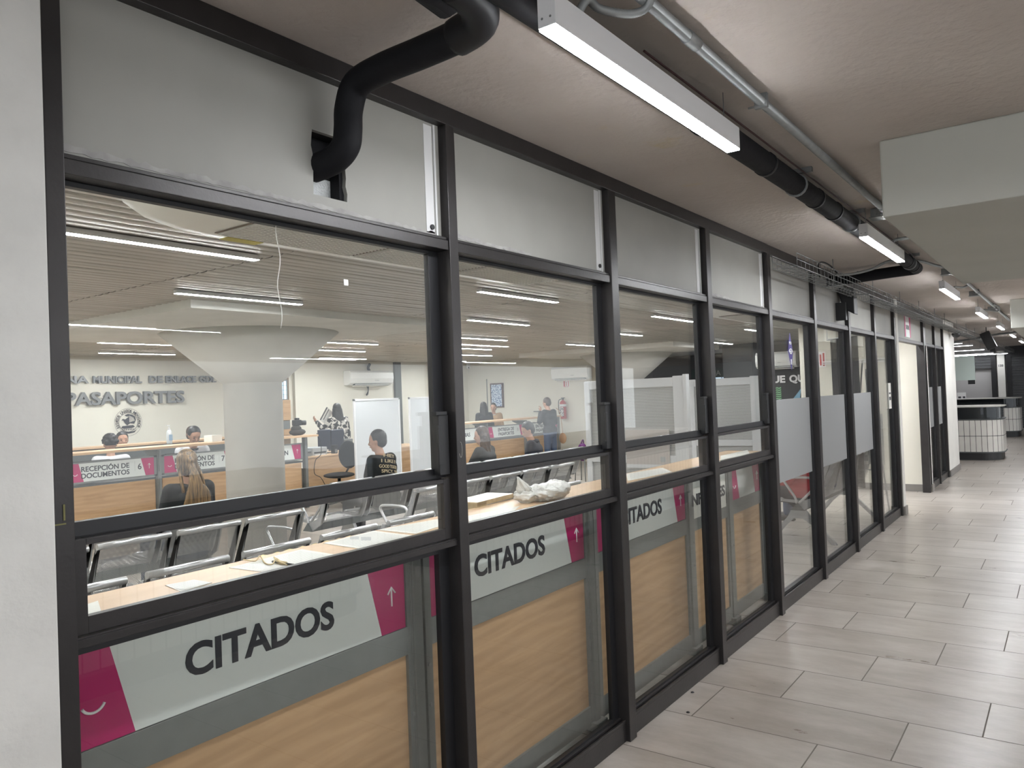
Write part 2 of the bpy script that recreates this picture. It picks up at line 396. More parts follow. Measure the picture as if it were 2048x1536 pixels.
# ---------------------------------------------------------------- structure
ZC, ZT0, ZT1, ZH = 2.587, 2.093, 2.138, 2.523      # ceiling, transom foot and head, header foot
OC = 2.50                                          # office ceiling
struct(MB().box(-5, 45, -13, 17, -.1, 0).build('floor', M_floor), 'grey tiled floor')
struct(MB().box(-5, 45, -13, 17, ZC, ZC+.15).build('ceiling', M_plaster), 'rough plaster corridor ceiling')
# office ceiling of long lacquered metal strips, laid along the room
bm = MB(); rnd = random.Random(3)
xs = [-1.0, 2.95, 6.05, 9.15, 12.25, 15.6]
y = .13
while y < 11.0:
    for a, b in zip(xs, xs[1:]):
        t = rnd.uniform(-.0022, .0022); t2 = rnd.uniform(-.0015, .0015); w = .088
        n = 6
        for i in range(n):
            xa, xb = a+.004+(b-a-.008)*i/n, a+.004+(b-a-.008)*(i+1)/n
            za = OC+t*math.cos(i*1.9)+t2; zb = OC+t*math.cos((i+1)*1.9)+t2
            pr_ = ((0, .015), (.003, .006), (.014, .0006), (.044, -.0012), (.074, .0008), (.085, .006), (w, .015))
            V0 = [bm.bm.verts.new((xa, y+a_, za+b_)) for a_, b_ in pr_]; V1 = [bm.bm.verts.new((xb, y+a_, zb+b_)) for a_, b_ in pr_]
            for q in range(6): bm.bm.faces.new((V0[q], V0[q+1], V1[q+1], V1[q]))
    y += .1
o = bm.build('ceiling', M_strip); struct(o, 'office ceiling of long metal strips')
struct(MB().box(-1, 15.6, .12, 11.1, OC+.02, OC+.03).build('ceiling', M_frame_dk), 'black sheet painting the shade above the metal strips')  # black sheet standing in for the unlit space behind the strips
struct(MB().box(-5, .717, -.003, .12, 0, ZC).build('wall_front', M_wallrough, bevel=.004), 'plastered pillar left of the glazing')
struct(MB().box(-1, 16.3, 11.1, 11.25, 0, ZC).build('wall_back', M_cream), 'cream office back wall')
struct(MB().box(-1.1, -1, .1, 11.1, 0, ZC).build('wall_left', M_cream))
struct(MB().box(15.6, 15.75, 6.15, 11.1, 0, ZC).build('wall_right', M_cream), 'cream wall with the extinguisher')
struct(MB().box(15.6, 15.75, .12, 4.2, 0, ZC).build('wall_right', M_dark_wall), 'charcoal wall with lettering')
struct(MB().box(12.43, 12.53, .06, 1.76, 0, OC).build('wall_cross', M_cream), 'cream cross wall beside the exit')
struct(MB().box(12.415, 12.43, .06, 1.76, 0, .10).build('baseboard_cross', M_skirt))
# hall seen through the gap in the right wall
struct(MB().box(21, 21.1, 3, 9, 0, ZC).build('wall_hall', M_dark_wall)); struct(MB().box(15.75, 21, 2.2, 2.3, 0, ZC).build('wall_hall', M_dark_wall)); struct(MB().box(15.75, 21, 8.4, 8.5, 0, ZC).build('wall_hall', M_dark_wall))

# white jambs beside the exit
struct(MB().box(10.16, 10.30, -.005, .13, 0, ZC).build('wall_jamb', M_wall, bevel=.004))
struct(MB().box(10.15, 10.32, -.02, .135, 0, .10).build('baseboard_jamb', M_skirt))
struct(MB().box(12.40, 12.56, -.0, .06, 0, ZT0).build('wall_jamb', M_wall)); struct(MB().box(12.39, 12.58, -.015, .06, 0, .10).build('baseboard_jamb', M_skirt))
# white wall beyond the glazing with a rounded end
poly = [(14.45, 0.0), (15.7, -.01)] + arc((15.7, .35), .36, -PI/2, 0, 10) + [(16.06, .9), (14.45, .9)]
struct(MB().prism(poly, 'z', 0, ZC).build('wall_end', M_wall))
poly = [(14.45, -.015), (15.7, -.025)] + arc((15.7, .35), .375, -PI/2, 0, 10) + [(16.075, .9), (14.45, .9)]
struct(MB().prism(poly, 'z', 0, .10).build('baseboard_end', M_skirt))
# continuous header under the ceiling: one length per stretch
for i, (a, b, yy) in enumerate(((.717, 5.41, 0), (5.41, 10.15, .004), (10.3, 14.43, .0))):
    struct(MB().box(a, b, yy, .11, ZH, ZC).build('trim_%d' % (i+1), M_frame, bevel=.002), 'charcoal header rail under the ceiling')

# ---------------------------------------------------------------- glazing
posts = [(.717, .756, 0), (1.989, 2.035, 0), (3.125, 3.191, 0), (4.281, 4.347, 0), (5.398, 5.464, 0), (6.568, 6.634, 0), (7.764, 7.83, 0), (8.944, 9.01, 0), (10.084, 10.15, 0),
         (12.30, 12.49, 1), (13.41, 13.47, 0), (14.37, 14.43, 0)]
for i, (a, b, k) in enumerate(posts):
    p = struct(MB().box(a, b, 0, .10, 0, ZH).build('trim_%d' % (i+4), M_frame, bevel=.0025), 'charcoal mullion of the glazing, %s from the left' % ['first','second','third','fourth','fifth','sixth','seventh','eighth','ninth','tenth','eleventh','twelfth'][i])
def window(n, a, b, sash, film=True, hole=None, door=False, label=''):
    w = thing('window_%d' % n, label, None, ((a+b)/2, .05, 0), kind='structure')
    ox = Vector(w.location)
    def B(bm, name, mat, bevel=0, par=w):
        return bm.build(name, mat, par, bevel, loc=-ox if par is w else (0, 0, 0))
    B(MB().box(a, b, .006, .075, ZT0, ZT1-.012).box(a, b, .012, .075, ZT1-.010, ZT1), 'transom', M_frame_worn if n > 4 else M_frame, .0015)
    # opaque upper panel
    if hole is None:
        B(MB().box(a, b, .035, .05, ZT1, ZH), 'upper_panel', M_panel)
    else:
        hx0, hx1, hz0, hz1 = hole
        bm = MB(); r2 = random.Random(5)
        L = [(hx0+r2.uniform(-.003, .003), hz0+(hz1-hz0)*i/8) for i in range(9)]
        Rr = [(hx1+r2.uniform(-.004, .004), hz0+(hz1-hz0)*i/8) for i in range(9)]
        bm.prism([(a, ZT1)] + [(a, ZH), (hx0, ZH)] + [(hx0, hz1)] + L[::-1] + [(hx0, ZT1)], 'y', .035, .05)
        bm.prism([(hx1, ZT1)] + Rr + [(hx1, ZH), (b, ZH), (b, ZT1)], 'y', .035, .05)
        bm.box(hx0-.004, hx1+.004, .0352, .05, hz1, ZH).box(hx0-.004, hx1+.004, .0352, .05, ZT1, hz0)
        o = B(bm, 'upper_panel', M_panel)
        h = B(MB().box(hx0-.02, hx1+.02, .10, .11, hz0-.03, hz1+.02), 'duct_opening_liner', M_foam)
        B(MB().box(hx0+.03, hx1-.005, .09, .10, hz0-.01, hz0+.07), 'sheet_metal_flap', M_hatch)
        B(MB().box(hx1-.014, hx1+.004, .05, .09, hz0-.01, hz1+.01).box(hx0-.002, hx1+.004, .05, .09, hz1, hz1+.012), 'cut_edge', M_foam)
    if n <= 4 and not door:
        # ragged strip of torn paint over the transom
        r3 = random.Random(n)
        top = []; bot = []; k = 70 if n == 1 else 26; x1 = b-.02 if n in (1,) else a+(b-a)*(.45 if n in (2, 4) else .3)
        if n != 3:
            for i in range(k+1):
                x = a+.003+(x1-a)*i/k
                top.append((x, ZT1+.026+r3.uniform(-.005, .005)-(.010*i/k))); bot.append((x, ZT1+.012+r3.uniform(-.003, .003)-.006*i/k))
            bm = MB()
            for i in range(k): bm.prism([bot[i], bot[i+1], top[i+1], top[i]], 'y', .0335, .0349)
            B(bm, 'torn_paint', M_panel_edge)
        B(MB().box(b-.075, b-.035, .0335, .0345, ZT1+.01, ZH-.01).box(b-.03, b-.022, .030, .035, ZT1, ZH-.004), 'caulk_line', M_panel_lip)
        if n in (1, 2): B(MB().cyl((b-.05, .034, ZT1+.03), (b-.05, .028, ZT1+.03), .009), 'screw_cap', M_black)
    if door: return w
    # base rail
    B(MB().box(a, b, .02, .075, 0, .085).box(a, b, .045, .075, .085, .10).box(a, b, .02, .03, .085, .097), 'base_rail', M_frame, .0015)
    sw = .038
    def frame(x0, x1, z0, z1, y0, y1, ws, wt, wb, wl=None):
        wl = ws if wl is None else wl
        return MB().box(x0, x0+wl, y0, y1, z0, z1).box(x1-ws, x1, y0, y1, z0, z1).box(x0+wl, x1-ws, y0, y1, z1-wt, z1).box(x0+wl, x1-ws, y0, y1, z0, z0+wb)
    if sash:
        us = B(frame(a, b, 1.322, ZT0, .056, .078, .048, .012, .032, .012), 'upper_sash', M_frame_dk, .001)
        B(MB().box(a+.01, b-.045, .064, .069, 1.34, ZT0-.008), 'glass_pane', M_glass, par=us)
        ls = B(frame(a+.003, b-.012, 1.118, 1.320, .030, .052, .030, .014, .036, .032), 'lower_sash', M_frame, .001)
        B(MB().box(a+.03, b-.035, .038, .043, 1.15, 1.31), 'glass_pane', M_glass, par=ls)
        B(MB().box(a+.008, b-.02, .060, .063, 1.31, 1.324), 'weather_strip', M_frame_dk, par=us)
        B(MB().box(b-.060, b-.012, .026, .054, 1.335, 1.535).box(b-.068, b-.052, .020, .030, 1.37, 1.50).box(b-.075, b-.02, .022, .05, 1.535, 1.547), 'sash_balance_cover', M_black, .001)
        B(MB().box(a, b, .018, .075, 1.100, 1.116).box(a, b, .014, .022, 1.094, 1.112), 'sill_rail', M_frame, .001)
        lf = B(frame(a, b, .10, 1.10, .056, .078, .050, .03, .008, .012), 'fixed_frame', M_frame_dk)
        B(MB().box(a+.01, b-.045, .063, .068, .105, 1.075), 'glass_pane', M_glass, par=lf)
    else:
        df = B(frame(a, b, .10, ZT0, .045, .078, .060, .012, .01, .012), 'door_frame', M_frame_dk, .001)
        B(MB().box(a+.01, b-.055, .060, .065, .105, ZT0-.008), 'glass_pane', M_glass, par=df)
        if film: B(MB().box(a+.012, b-.06, .0565, .0595, .888, 1.492), 'frosted_film', M_film, par=df)
    return w
ordn = ['first', 'second', 'third', 'fourth', 'fifth', 'sixth', 'seventh', 'eighth', 'ninth', 'tenth']
spans = [(.756, 1.989), (2.035, 3.125), (3.191, 4.281), (4.347, 5.398), (5.464, 6.568), (6.634, 7.764), (7.83, 8.944), (9.01, 10.084), (12.49, 13.41), (13.47, 14.37)]
for i, (a, b) in enumerate(spans):
    window(i+1, a, b, i < 4, film=(i in (4, 5, 6, 8, 9)), hole=(1.441, 1.566, 2.185, 2.371) if i == 0 else None,
           label='%s glazed bay of the charcoal partition from the left' % ordn[i])
wdr = window(11, 10.32, 12.30, False, door=True, label='open exit bay with a sign on the panel over it')

for c in list(COL.objects):
    if c.name == 'trim_4':
        o = text('chalk_number', '1', .05, (.722, -.0016, 1.368), pbr('chalk_green', (.16, .15, .06), .9), c, bold=-.012, depth=.0004); MB().box(.712, .738, -.0012, -.0002, 1.360, 1.363).build('chalk_stroke', MATS['chalk_green'], c)
    if c.name == 'trim_5':
        MB().tube([(2.006+.008*math.cos(a), -.0005, 1.415+.026*math.sin(a)) for a in [R(100)-R(250)*i/14 for i in range(15)]], .0009, 5).build('chalk_stroke', pbr('chalk_white', (.30, .29, .26), .9), c)

# ---------------------------------------------------------------- columns and dropped slabs
def mushroom(x0, x1, y0, y1, zb, zt, cx, cy, rs, rc, zc, label, name='column'):
    t = thing(name, label, 'column', (cx, cy, 0)); o = Vector((cx, cy, 0))
    MB().lathe([(rs, 0), (rs, zc), (rs+.01, zc+.002), (rc, zb)], (0, 0, 0), 48).build('shaft', M_wall, t)
    MB().box(x0-cx, x1-cx, y0-cy, y1-cy, zb, zt).build('drop_panel', M_wall, t)
    return t
mushroom(3.60, 6.95, 4.20, 7.75, 2.43, 2.587, 5.43, 5.97, .325, .99, 1.86, 'round white column with a flared head and square slab in the office')
mushroom(13.25, 15.55, 4.25, 7.75, 2.41, 2.587, 14.95, 6.1, .33, 1.0, 1.86, 'white flared column at the far right of the office')
# dropped slabs over the corridor
for k, (x0, x1, zb) in enumerate(((3.48, 6.36, 2.27), (11.74, 14.6, 2.22), (20.0, 23.0, 2.22))):
    o = MB().box(x0, x1, -4.4, -1.08, zb, ZC).build('drop_panel', pbr('soffit_grey', (.43, .43, .39), .8, vary=.04, vscale=2), bevel=.006)
    struct(center(o), 'deep dropped slab of the corridor ceiling')

# ---------------------------------------------------------------- corridor lamps
def linear_lamp(name, x0, L, y, z, w, h, mled, label, group, wires=True, dz=.001):
    t = thing(name, label, 'lamp', (x0+L/2, y, z), group=group)
    MB().box(-L/2, L/2, -w/2, w/2, dz, h).build('lamp_body', M_lampbody, t)
    MB().box(-L/2+.003, L/2-.003, -w/2+.001, w/2-.001, 0, dz+.0001).build('diffuser', mled, t)
    if wires:
        for xx in (-L/2+.08, L/2-.08): MB().lathe([(.006, h), (.006, h+.014), (.0015, h+.016), (.0015, ZC-z)], (xx, 0, 0), 8).build('suspension_wire', M_galv, t)
        for yy in (.012, -.010): MB().cyl((-L/2-.0006, yy, .025), (-L/2+.002, yy, .025), .003, n=8).build('end_screw', M_galv, t)
    return t
names = ['nearest lit linear lamp hanging below the corridor ceiling', 'second lit linear lamp, just before the black pipe turns', 'third corridor lamp, hanging past the first dropped slab', 'fourth corridor lamp, over the exit', 'fifth corridor lamp, near the end of the white wall', 'sixth corridor lamp, far down the passage', 'seventh and farthest corridor lamp in the row']
for k in range(7):
    x0 = 1.44+3.22*k
    linear_lamp('corridor_lamp', x0, 1.17, -.772, 2.405, .046, .078, M_led_h, names[k], 'linear lamps hung along the corridor', dz=.005)
for ri, yy in enumerate((-5.6, -9.2)):  # added rows, out of view, that raise the light in the corridor
    for k in range(4):
        linear_lamp('added_hall_lamp', -2.2+5.2*k, 1.9, yy, 2.405, .09, .078, M_led_w, 'linear lamp added out of view in the hall to brighten the corridor', 'added lamps across the corridor')
# flexible grey hoses from the conduit to the lamps
def hose(name, pts, r, label, ribs=True):
    P = smoothpath(pts, 10); bm = MB()
    if ribs:
        Q = []
        for a, b in zip(P, P[1:]):
            n = max(2, int((b-a).length/.004))
            for j in range(n): Q.append(a.lerp(b, j/n))
        bm.tube(Q, r, 10, rf=lambda i: r*(1.0 if i % 2 else .86))
    else: bm.tube(P, r, 10)
    o = bm.build(name, M_galv); tag(center(o), label, 'cable hose'); return o
a = at('z', 2.49, 1160, 25); b = at('z', 2.56, 1300, 2)
hose('flexible_hose', [(a.x, -.772, 2.485), (a.x+.02, -.79, 2.525), tuple(at('z', 2.52, 1200, 18)), tuple(at('z', 2.52, 1255, 28)), tuple(at('z', 2.53, 1290, 18)), tuple(at('z', 2.555, 1305, -8))], .011, 'ribbed grey hose arching from the nearest lamp to the conduit')
hose('flexible_hose', [(5.50, -.772, 2.485), (5.52, -.79, 2.51), (5.56, -.83, 2.52), (5.68, -.865, 2.54), (5.78, -.868, 2.555)], .011, 'short grey hose rising from the second corridor lamp', False)
hose('flexible_hose', [(8.75, -.772, 2.485), (8.78, -.78, 2.51), (8.95, -.83, 2.515), (9.15, -.86, 2.55)], .011, 'short grey hose rising from the third corridor lamp', False)
hose('flexible_hose', [(12.0, -.772, 2.485), (12.05, -.78, 2.51), (12.35, -.90, 2.50), (12.2, -.93, 2.54), (11.9, -.88, 2.56)], .011, 'grey hose looping above the fourth corridor lamp', False)
hose('flexible_hose', [tuple(at('z', 2.40, 1640, 660)), tuple(at('z', 2.44, 1640, 657))] if False else [tuple(at('y', -.12, 1648, 656)) if False else (6.55, -.18, 2.47), (6.62, -.28, 2.47), (6.70, -.42, 2.50), (6.72, -.52, 2.545), (6.75, -.60, 2.56)], .011, 'bare grey hose running from the wire tray to the pipe clamp', False)
hose('flexible_hose', [(6.95, -.70, 2.56), (7.10, -.74, 2.565), (7.35, -.80, 2.555), (7.62, -.865, 2.56)], .012, 'grey hose between the black pipe elbow and the conduit', False)

# ---------------------------------------------------------------- ceiling conduit and boxes
t = thing('conduit', 'long thin galvanised conduit fixed under the corridor ceiling', 'conduit', (6, -.868, 2.56))
MB().cyl((-8, 0, 0), (9.5, 0, 0), .0165, n=14).build('pipe', M_galv, t)
for cx in (-3.37, -1.23, 1.5, 4.0, 6.4):
    MB().box(cx-.008, cx+.008, -.022, .022, -.022, .0265).cyl((cx, .022, -.012), (cx, .045, -.012), .004, n=8).build('clamp', M_galv, t)
for cx in (-1.35, -4.0): MB().cyl((cx, 0, 0), (cx+.07, 0, 0), .0195, n=14).build('coupling', M_galv, t)
for (bx, by, lb) in ((4.83, -.835, 'grey junction box where the conduit meets the dropped slab'), (7.90, -.82, 'grey junction box above the third corridor lamp'), (10.20, -.82, 'grey junction box above the gap between dropped slabs'), (12.6, -.82, 'grey junction box over the exit beside the second dropped slab')):
    t = thing('junction_box', lb, 'junction box', (bx, by, 2.535), group='junction boxes on the conduit')
    MB().box(-.05, .05, -.045, .045, 0, .05).build('box_body', M_galv, t, .003)
    MB().box(-.058, .058, -.053, .053, -.004, 0).build('cover', M_galv, t, .001)
    MB().cyl((-.050, .0, .025), (-.053, .0, .025), .014, n=14).build('knockout', M_grey, t)

# ---------------------------------------------------------------- black insulated pipes
def elbow(c, r, a0, a1, z, n=8): return [(c[0]+r*math.cos(a0+(a1-a0)*i/n), c[1]+r*math.sin(a0+(a1-a0)*i/n), z) for i in range(n+1)]
t = thing('insulated_pipe', 'long black foam insulated pipe running along the ceiling behind the lamps', 'pipe', (3.6, -.69, 2.515))
O = Vector((3.6, -.69, 2.515))
path = [(-4, -.69, 2.515)] + [(x, -.69, 2.515) for x in (-2, 0, 1, 2, 3, 4, 5, 6, 7.0)] + elbow((7.06, -.63), .06, -PI/2, 0, 2.515) + [(7.12, -.5, 2.512), (7.14, -.25, 2.505), (7.15, .03, 2.50)]
MB().tube([Vector(p)-O for p in path], .047, 18).build('foam_sleeve', M_foam, t)
for cx in (2.55, 3.22, 3.98, 4.35, 6.2, 6.6, 6.9):
    MB().cyl((cx-O.x-.012, 0, 0), (cx-O.x+.012, 0, 0), .0505, n=18).build('joint_band', M_band, t)
for cx in (3.66, 4.75, 6.72):
    MB().cyl((cx-O.x-.008, 0, 0), (cx-O.x+.008, 0, 0), .053, n=18).box(cx-O.x-.012, cx-O.x+.012, -.075, .06, .050, .072).build('hanger_clamp', M_galv, t)
MB().tube([Vector(p)-O for p in [(2, -.74, 2.556), (3, -.745, 2.552), (4, -.735, 2.56), (4.6, -.74, 2.555), (5.5, -.735, 2.56), (6.7, -.735, 2.555)]], .004, 6).build('thin_cable', pbr('dark_red_cable', (.04, .010, .010), .6), t)
# branch dropping into the hole of the first panel
t = thing('insulated_pipe', 'black insulated pipe that bends down into the cut hole of the first panel', 'pipe', (1.5, -.3, 2.5)); O = Vector((1.5, -.3, 2.5))
path = [(-4, -.56, 2.52), (-1, -.56, 2.52), (1.0, -.56, 2.52), (1.25, -.565, 2.52), (1.35, -.57, 2.505)]
MB().tube([Vector(p)-O for p in path], .048, 18).build('foam_sleeve', M_foam, t)
path = smoothpath([(1.22, -.60, 2.522), (1.36, -.61, 2.515), (1.45, -.585, 2.50), (1.478, -.50, 2.492), (1.486, -.36, 2.490), (1.492, -.20, 2.492), (1.495, -.10, 2.478), (1.495, -.065, 2.42), (1.492, -.062, 2.36), (1.488, -.055, 2.315), (1.485, -.01, 2.285), (1.47, .07, 2.27)], 6)
MB().tube([Vector(p)-O for p in path], .040, 20).build('foam_sleeve', M_foam, t)
MB().tube([Vector(p)-O for p in smoothpath([(1.30, -.612, 2.512), (1.40, -.605, 2.505), (1.462, -.565, 2.495), (1.482, -.48, 2.49)], 6)], .046, 20).build('elbow_cover', M_band, t)
MB().tube([Vector(p)-O for p in smoothpath([(1.20, -.58, 2.53), (1.28, -.575, 2.527), (1.36, -.565, 2.52)], 6)], .052, 20).build('elbow_cover', M_band, t)

# ---------------------------------------------------------------- wire cable tray
t = thing('cable_tray', 'wire basket cable tray hung along the glazing from the fifth bay onward', 'cable tray', (14, -.17, 2.38)); O = Vector((14, -.17, 2.38))
def tray(x0, x1, y0, y1, first=False):
    bm = MB(); rr = .0026
    if not first:
        for (yy, zz) in ((y0, 0), (y1, 0), ((y0*2+y1)/3, 0), ((y0+2*y1)/3, 0), (y0, .085), (y1, .085), (y0, .045), (y1, .045)):
            bm.cyl((x0-O.x, yy-O.y, zz), (x1-O.x, yy-O.y, zz), rr, n=6)
    x = x0
    while x < x1:
        bm.tube([(x-O.x, y0-O.y, .085), (x-O.x, y0-O.y, 0), (x-O.x, y1-O.y, 0), (x-O.x, y1-O.y, .085)], rr*.9, 5)
        x += .10 if x0 < 15 else .25
    return bm
tray(5.22, 8.3, -.25, -.09).build('basket', M_galv, t); tray(8.3, 11.5, -.25, -.09).build('basket', M_galv, t)
tray(11.5, 17.5, -.25, -.09).build('basket', M_galv, t); tray(17.5, 30, -.25, -.09).build('basket', M_galv, t)
bm = MB()
for yy, zz in ((-.14, .012), (-.17, .014), (-.20, .012), (-.155, .03)):
    bm.tube([(x-O.x, yy-O.y+.01*math.sin(x*1.7+yy*40), zz+.004*math.sin(x*3)) for x in [8.6+.5*i for i in range(42)]], .006, 6)
bm.build('grey_cables', M_grey, t)
MB().tube([Vector(p)-O for p in smoothpath([(6.1, -.17, 2.40), (6.15, -.15, 2.50), (6.35, -.13, 2.555), (6.55, -.15, 2.54), (6.6, -.2, 2.45), (6.62, -.2, 2.39)], 6)], .006, 8).build('black_cable', M_black, t)
for rx in (6.48, 7.35, 7.99, 9.42, 10.73, 12.08, 13.1, 14.6, 16.0, 17.5, 19.0, 20.5, 22.5):
    MB().cyl((rx-O.x, -.01, -.01), (rx-O.x, -.01, ZC-2.38), .0035, n=6).box(rx-O.x-.008, rx-O.x+.008, -.10, .08, -.008, -.002).build('hanger_rod', M_galv, t)
o = MB().tube([(26, 2.0, 2.44), (21, .9, 2.44), (17.5, -.6, 2.44), (17.2, -.95, 2.44), (17.0, -1.2, 2.44)], .02, 10).build('cross_conduit', M_galv); tag(center(o), 'grey pipe crossing the ceiling beyond the white wall', 'pipe')

# ---------------------------------------------------------------- office lights
rows = [(2.25, [(-1.3, 1.18), (1.72, 1.13), (5.0, 1.18), (8.27, 1.18), (11.45, 1.15)]),
        (.27, [(.95, 1.1), (2.6, 1.1), (5.0, 1.18), (7.6, 1.18), (10.5, 1.18)]),  # added row, out of view, to brighten the worktops and cross wall
        (3.76, [(-.2, 1.18), (3.21, 1.17), (6.70, 1.17), (9.8, 1.18), (13.75, 1.2)]),
        (5.42, [(8.48, 1.18), (11.45, 1.2), (1.7, 1.2), (-1, 1.2)]),
        (6.92, [(7.3, 1.05), (10.02, 1.18), (2.0, 1.2)]),
        (8.20, [(4.77, 1.18), (8.10, 1.18), (11.7, 1.18), (1.5, 1.2)]),
        (9.90, [(5.6, 1.18), (9.72, 1.18), (12.9, 1.18), (2.2, 1.2)])]
n_o = 0
rowname = ['in the first full row', 'added unseen above the glazing', 'in the second row back', 'in the third row back', 'in the fourth row back', 'in the fifth row back', 'in the row by the back wall']
for ri, (y, L) in enumerate(rows):
    for ci, (x0, ln) in enumerate(sorted(L)):
        linear_lamp('office_lamp', x0, ln, y, OC-.034, .055, .03, M_led_n if (y < 1 and x0 < 10) else M_led_o, 'lit office ceiling tube %s, %s from the left' % (rowname[ri], ordn[ci]), 'lit tubes on the office ceiling', wires=False)

# ---------------------------------------------------------------- service counters
SL = .0151
def cy(x): return .1477 + SL*x
def smile(bm, cx, cz, r, y, th=.004):
    pts = [(cx+r*math.cos(a), y, cz+r*math.sin(a)) for a in [R(205)+R(130)*i/10 for i in range(11)]]
    return bm.tube(pts, th, 6)
def arrow(bm, cx, cz, h, y, th=.0035):
    bm.tube([(cx, y, cz-h/2), (cx, y, cz+h/2)], th, 6)
    bm.tube([(cx-h*.28, y, cz+h*.16), (cx, y, cz+h/2), (cx+h*.28, y, cz+h*.16)], th, 6); return bm
def sign(par, x0, x1, z0, z1, y, body=None, mag=True, size=.1, tl=None, num=None, two=None, bold=.02, white=True, sx=1.0):
    H = z1-z0; k = H/.215
    if white: par = MB().box(x0, x1, y, y+.006, z0, z1).build('sign_board', M_sign, par)
    if mag:
        a, b = .115*k, .17*k
        o = MB().prism([(x0, z0), (x0+b, z0), (x0+a, z1), (x0, z1)], 'y', y-.0012, y).build('magenta_band', M_mag, par)
        o2 = MB().prism([(x1-a+.005*k, z0), (x1, z0), (x1, z1), (x1-.165*k, z1)], 'y', y-.0012, y).build('magenta_band', M_mag, par)
        smile(MB(), x0+.074*k, z0+.105*k, .028*k, y-.002, .0035*k).build('smile_mark', M_white, par)
        arrow(MB(), x1-.062*k, z0+.115*k, .062*k, y-.002, .003*k).build('arrow_mark', M_white, par)
    if body and len(tl) == 4:
        text_fit('lettering', body, tl[0], tl[1], tl[3], (0, y-.0015, tl[2]), M_ink, par, bold=bold)
    elif body:
        text('lettering', body, size, (tl[0], y-.0015, tl[1]), M_ink, par, bold=bold, sx=sx)
    if two:
        for i, s in enumerate(two): text('lettering', s, size, (tl[0], y-.0015, tl[1]-i*size*.95), M_ink, par, bold=bold, sx=sx, align='RIGHT')
    if num:
        text('counter_number', num[0], num[3], (num[1], y-.0015, num[2]), M_ink, par, bold=.012)
        MB().box(num[1]-.035, num[1]-.033, y-.0015, y, num[2]-.02, num[2]+num[3]).build('divider_line', M_ltgrey, par)
units = [(.70, 1.945, 'CITADOS', 'grey and beech counter unit behind the first bay, lettered CITADOS'), (1.945, 3.16, 'CITADOS', 'counter unit behind the second bay, lettered CITADOS'),
         (3.16, 4.37, 'CITADOS', 'counter unit behind the third bay, lettered CITADOS'), (4.37, 5.065, None, 'narrow counter unit with an INFORMES notice over its sign'), (5.065, 5.78, '', 'last narrow counter unit before the open floor')]
for i, (a, b, tx, lb) in enumerate(units):
    t = thing('service_counter', lb, 'counter', (a, cy(a), 0), math.atan(SL), 'counter units behind the glazing')
    L = b-a
    MB().box(.045, L-.015, 0, .022, .725, .818).build('front_rail', M_grey, t, .001)
    MB().box(.045, L-.015, .0, .022, 1.04, 1.07).build('top_rail', M_grey_dk, t, .001)
    MB().box(.045, L-.015, .0, .022, .035, .125).build('kick_rail', M_grey, t, .001)
    MB().box(.07, L-.04, .012, .024, .125, .725).build('wood_panel', M_wood, t)
    MB().box(.045, .078, -.001, .024, .035, 1.05).box(L-.045, L-.012, -.001, .024, .035, 1.05).build('side_stile', M_grey, t, .001)
    MB().box(-.022, .022, -.012, .07, .02, 1.07).box(-.026, -.022, -.004, .05, .02, 1.07).box(.022, .026, -.004, .05, .02, 1.07).build('post', M_grey, t, .002)
    MB().box(-.05, .05, -.035, .30, .008, .05).box(-.05, .05, -.03, -.01, 0, .012).box(-.05, .05, .27, .29, 0, .012).build('foot', M_grey, t, .004)
    MB().box(-.011, .011, -.0135, -.0118, .955, 1.015).build('slot_plate', M_galv, t)
    for bx in (.060, L-.030):
        for bz in (.66, .52): MB().cyl((bx, -.001, bz), (bx, -.004, bz), .007, n=10).build('bolt', M_galv, t)
    MB().box(.045, L-.015, .30, .32, .3, 1.05).build('rear_panel', M_grey, t)
    if tx: sign(t, .082, L-.050, .82, 1.038, .004, tx, tl=((.388, .882, .904, .082) if i == 0 else (.338, .832, .904, .082)), bold=.028)
    elif tx == '': sign(t, .05, L-.035, .82, 1.038, .004)
    else:
        sign(t, .065, L-.035, .815, 1.035, .004, mag=False)
        MB().box(.075, L-.06, -.001, .001, .80, .985).build('notice_sheet', M_paper, t)
        text_fit('lettering', 'INFORMES', .02, L-.075, .068, (0, -.0025, .880), M_ink, t, bold=.035)
# end post
t = thing('counter_end_post', 'grey end post of the counter run beside the fourth bay', 'post', (5.80, cy(5.80), 0), math.atan(SL))
MB().box(-.022, .022, -.012, .07, .02, 1.07).build('post', M_grey, t, .002); MB().box(-.05, .05, -.035, .30, .0, .05).build('foot', M_grey, t, .004)
wt = thing('worktop', 'long pale wood worktop of the front counters behind the sash windows', 'worktop', (.70, cy(.70), 1.07), math.atan(SL))
MB().box(-1.2, 5.2, -.065, .30, 0, .03).build('board', M_wood_top, wt, .003)
MB().box(-1.2, 5.2, .30, .303, 0.001, .029).box(-1.2, 5.2, -.068, -.065, .001, .029).build('edge_band', M_edge, wt)

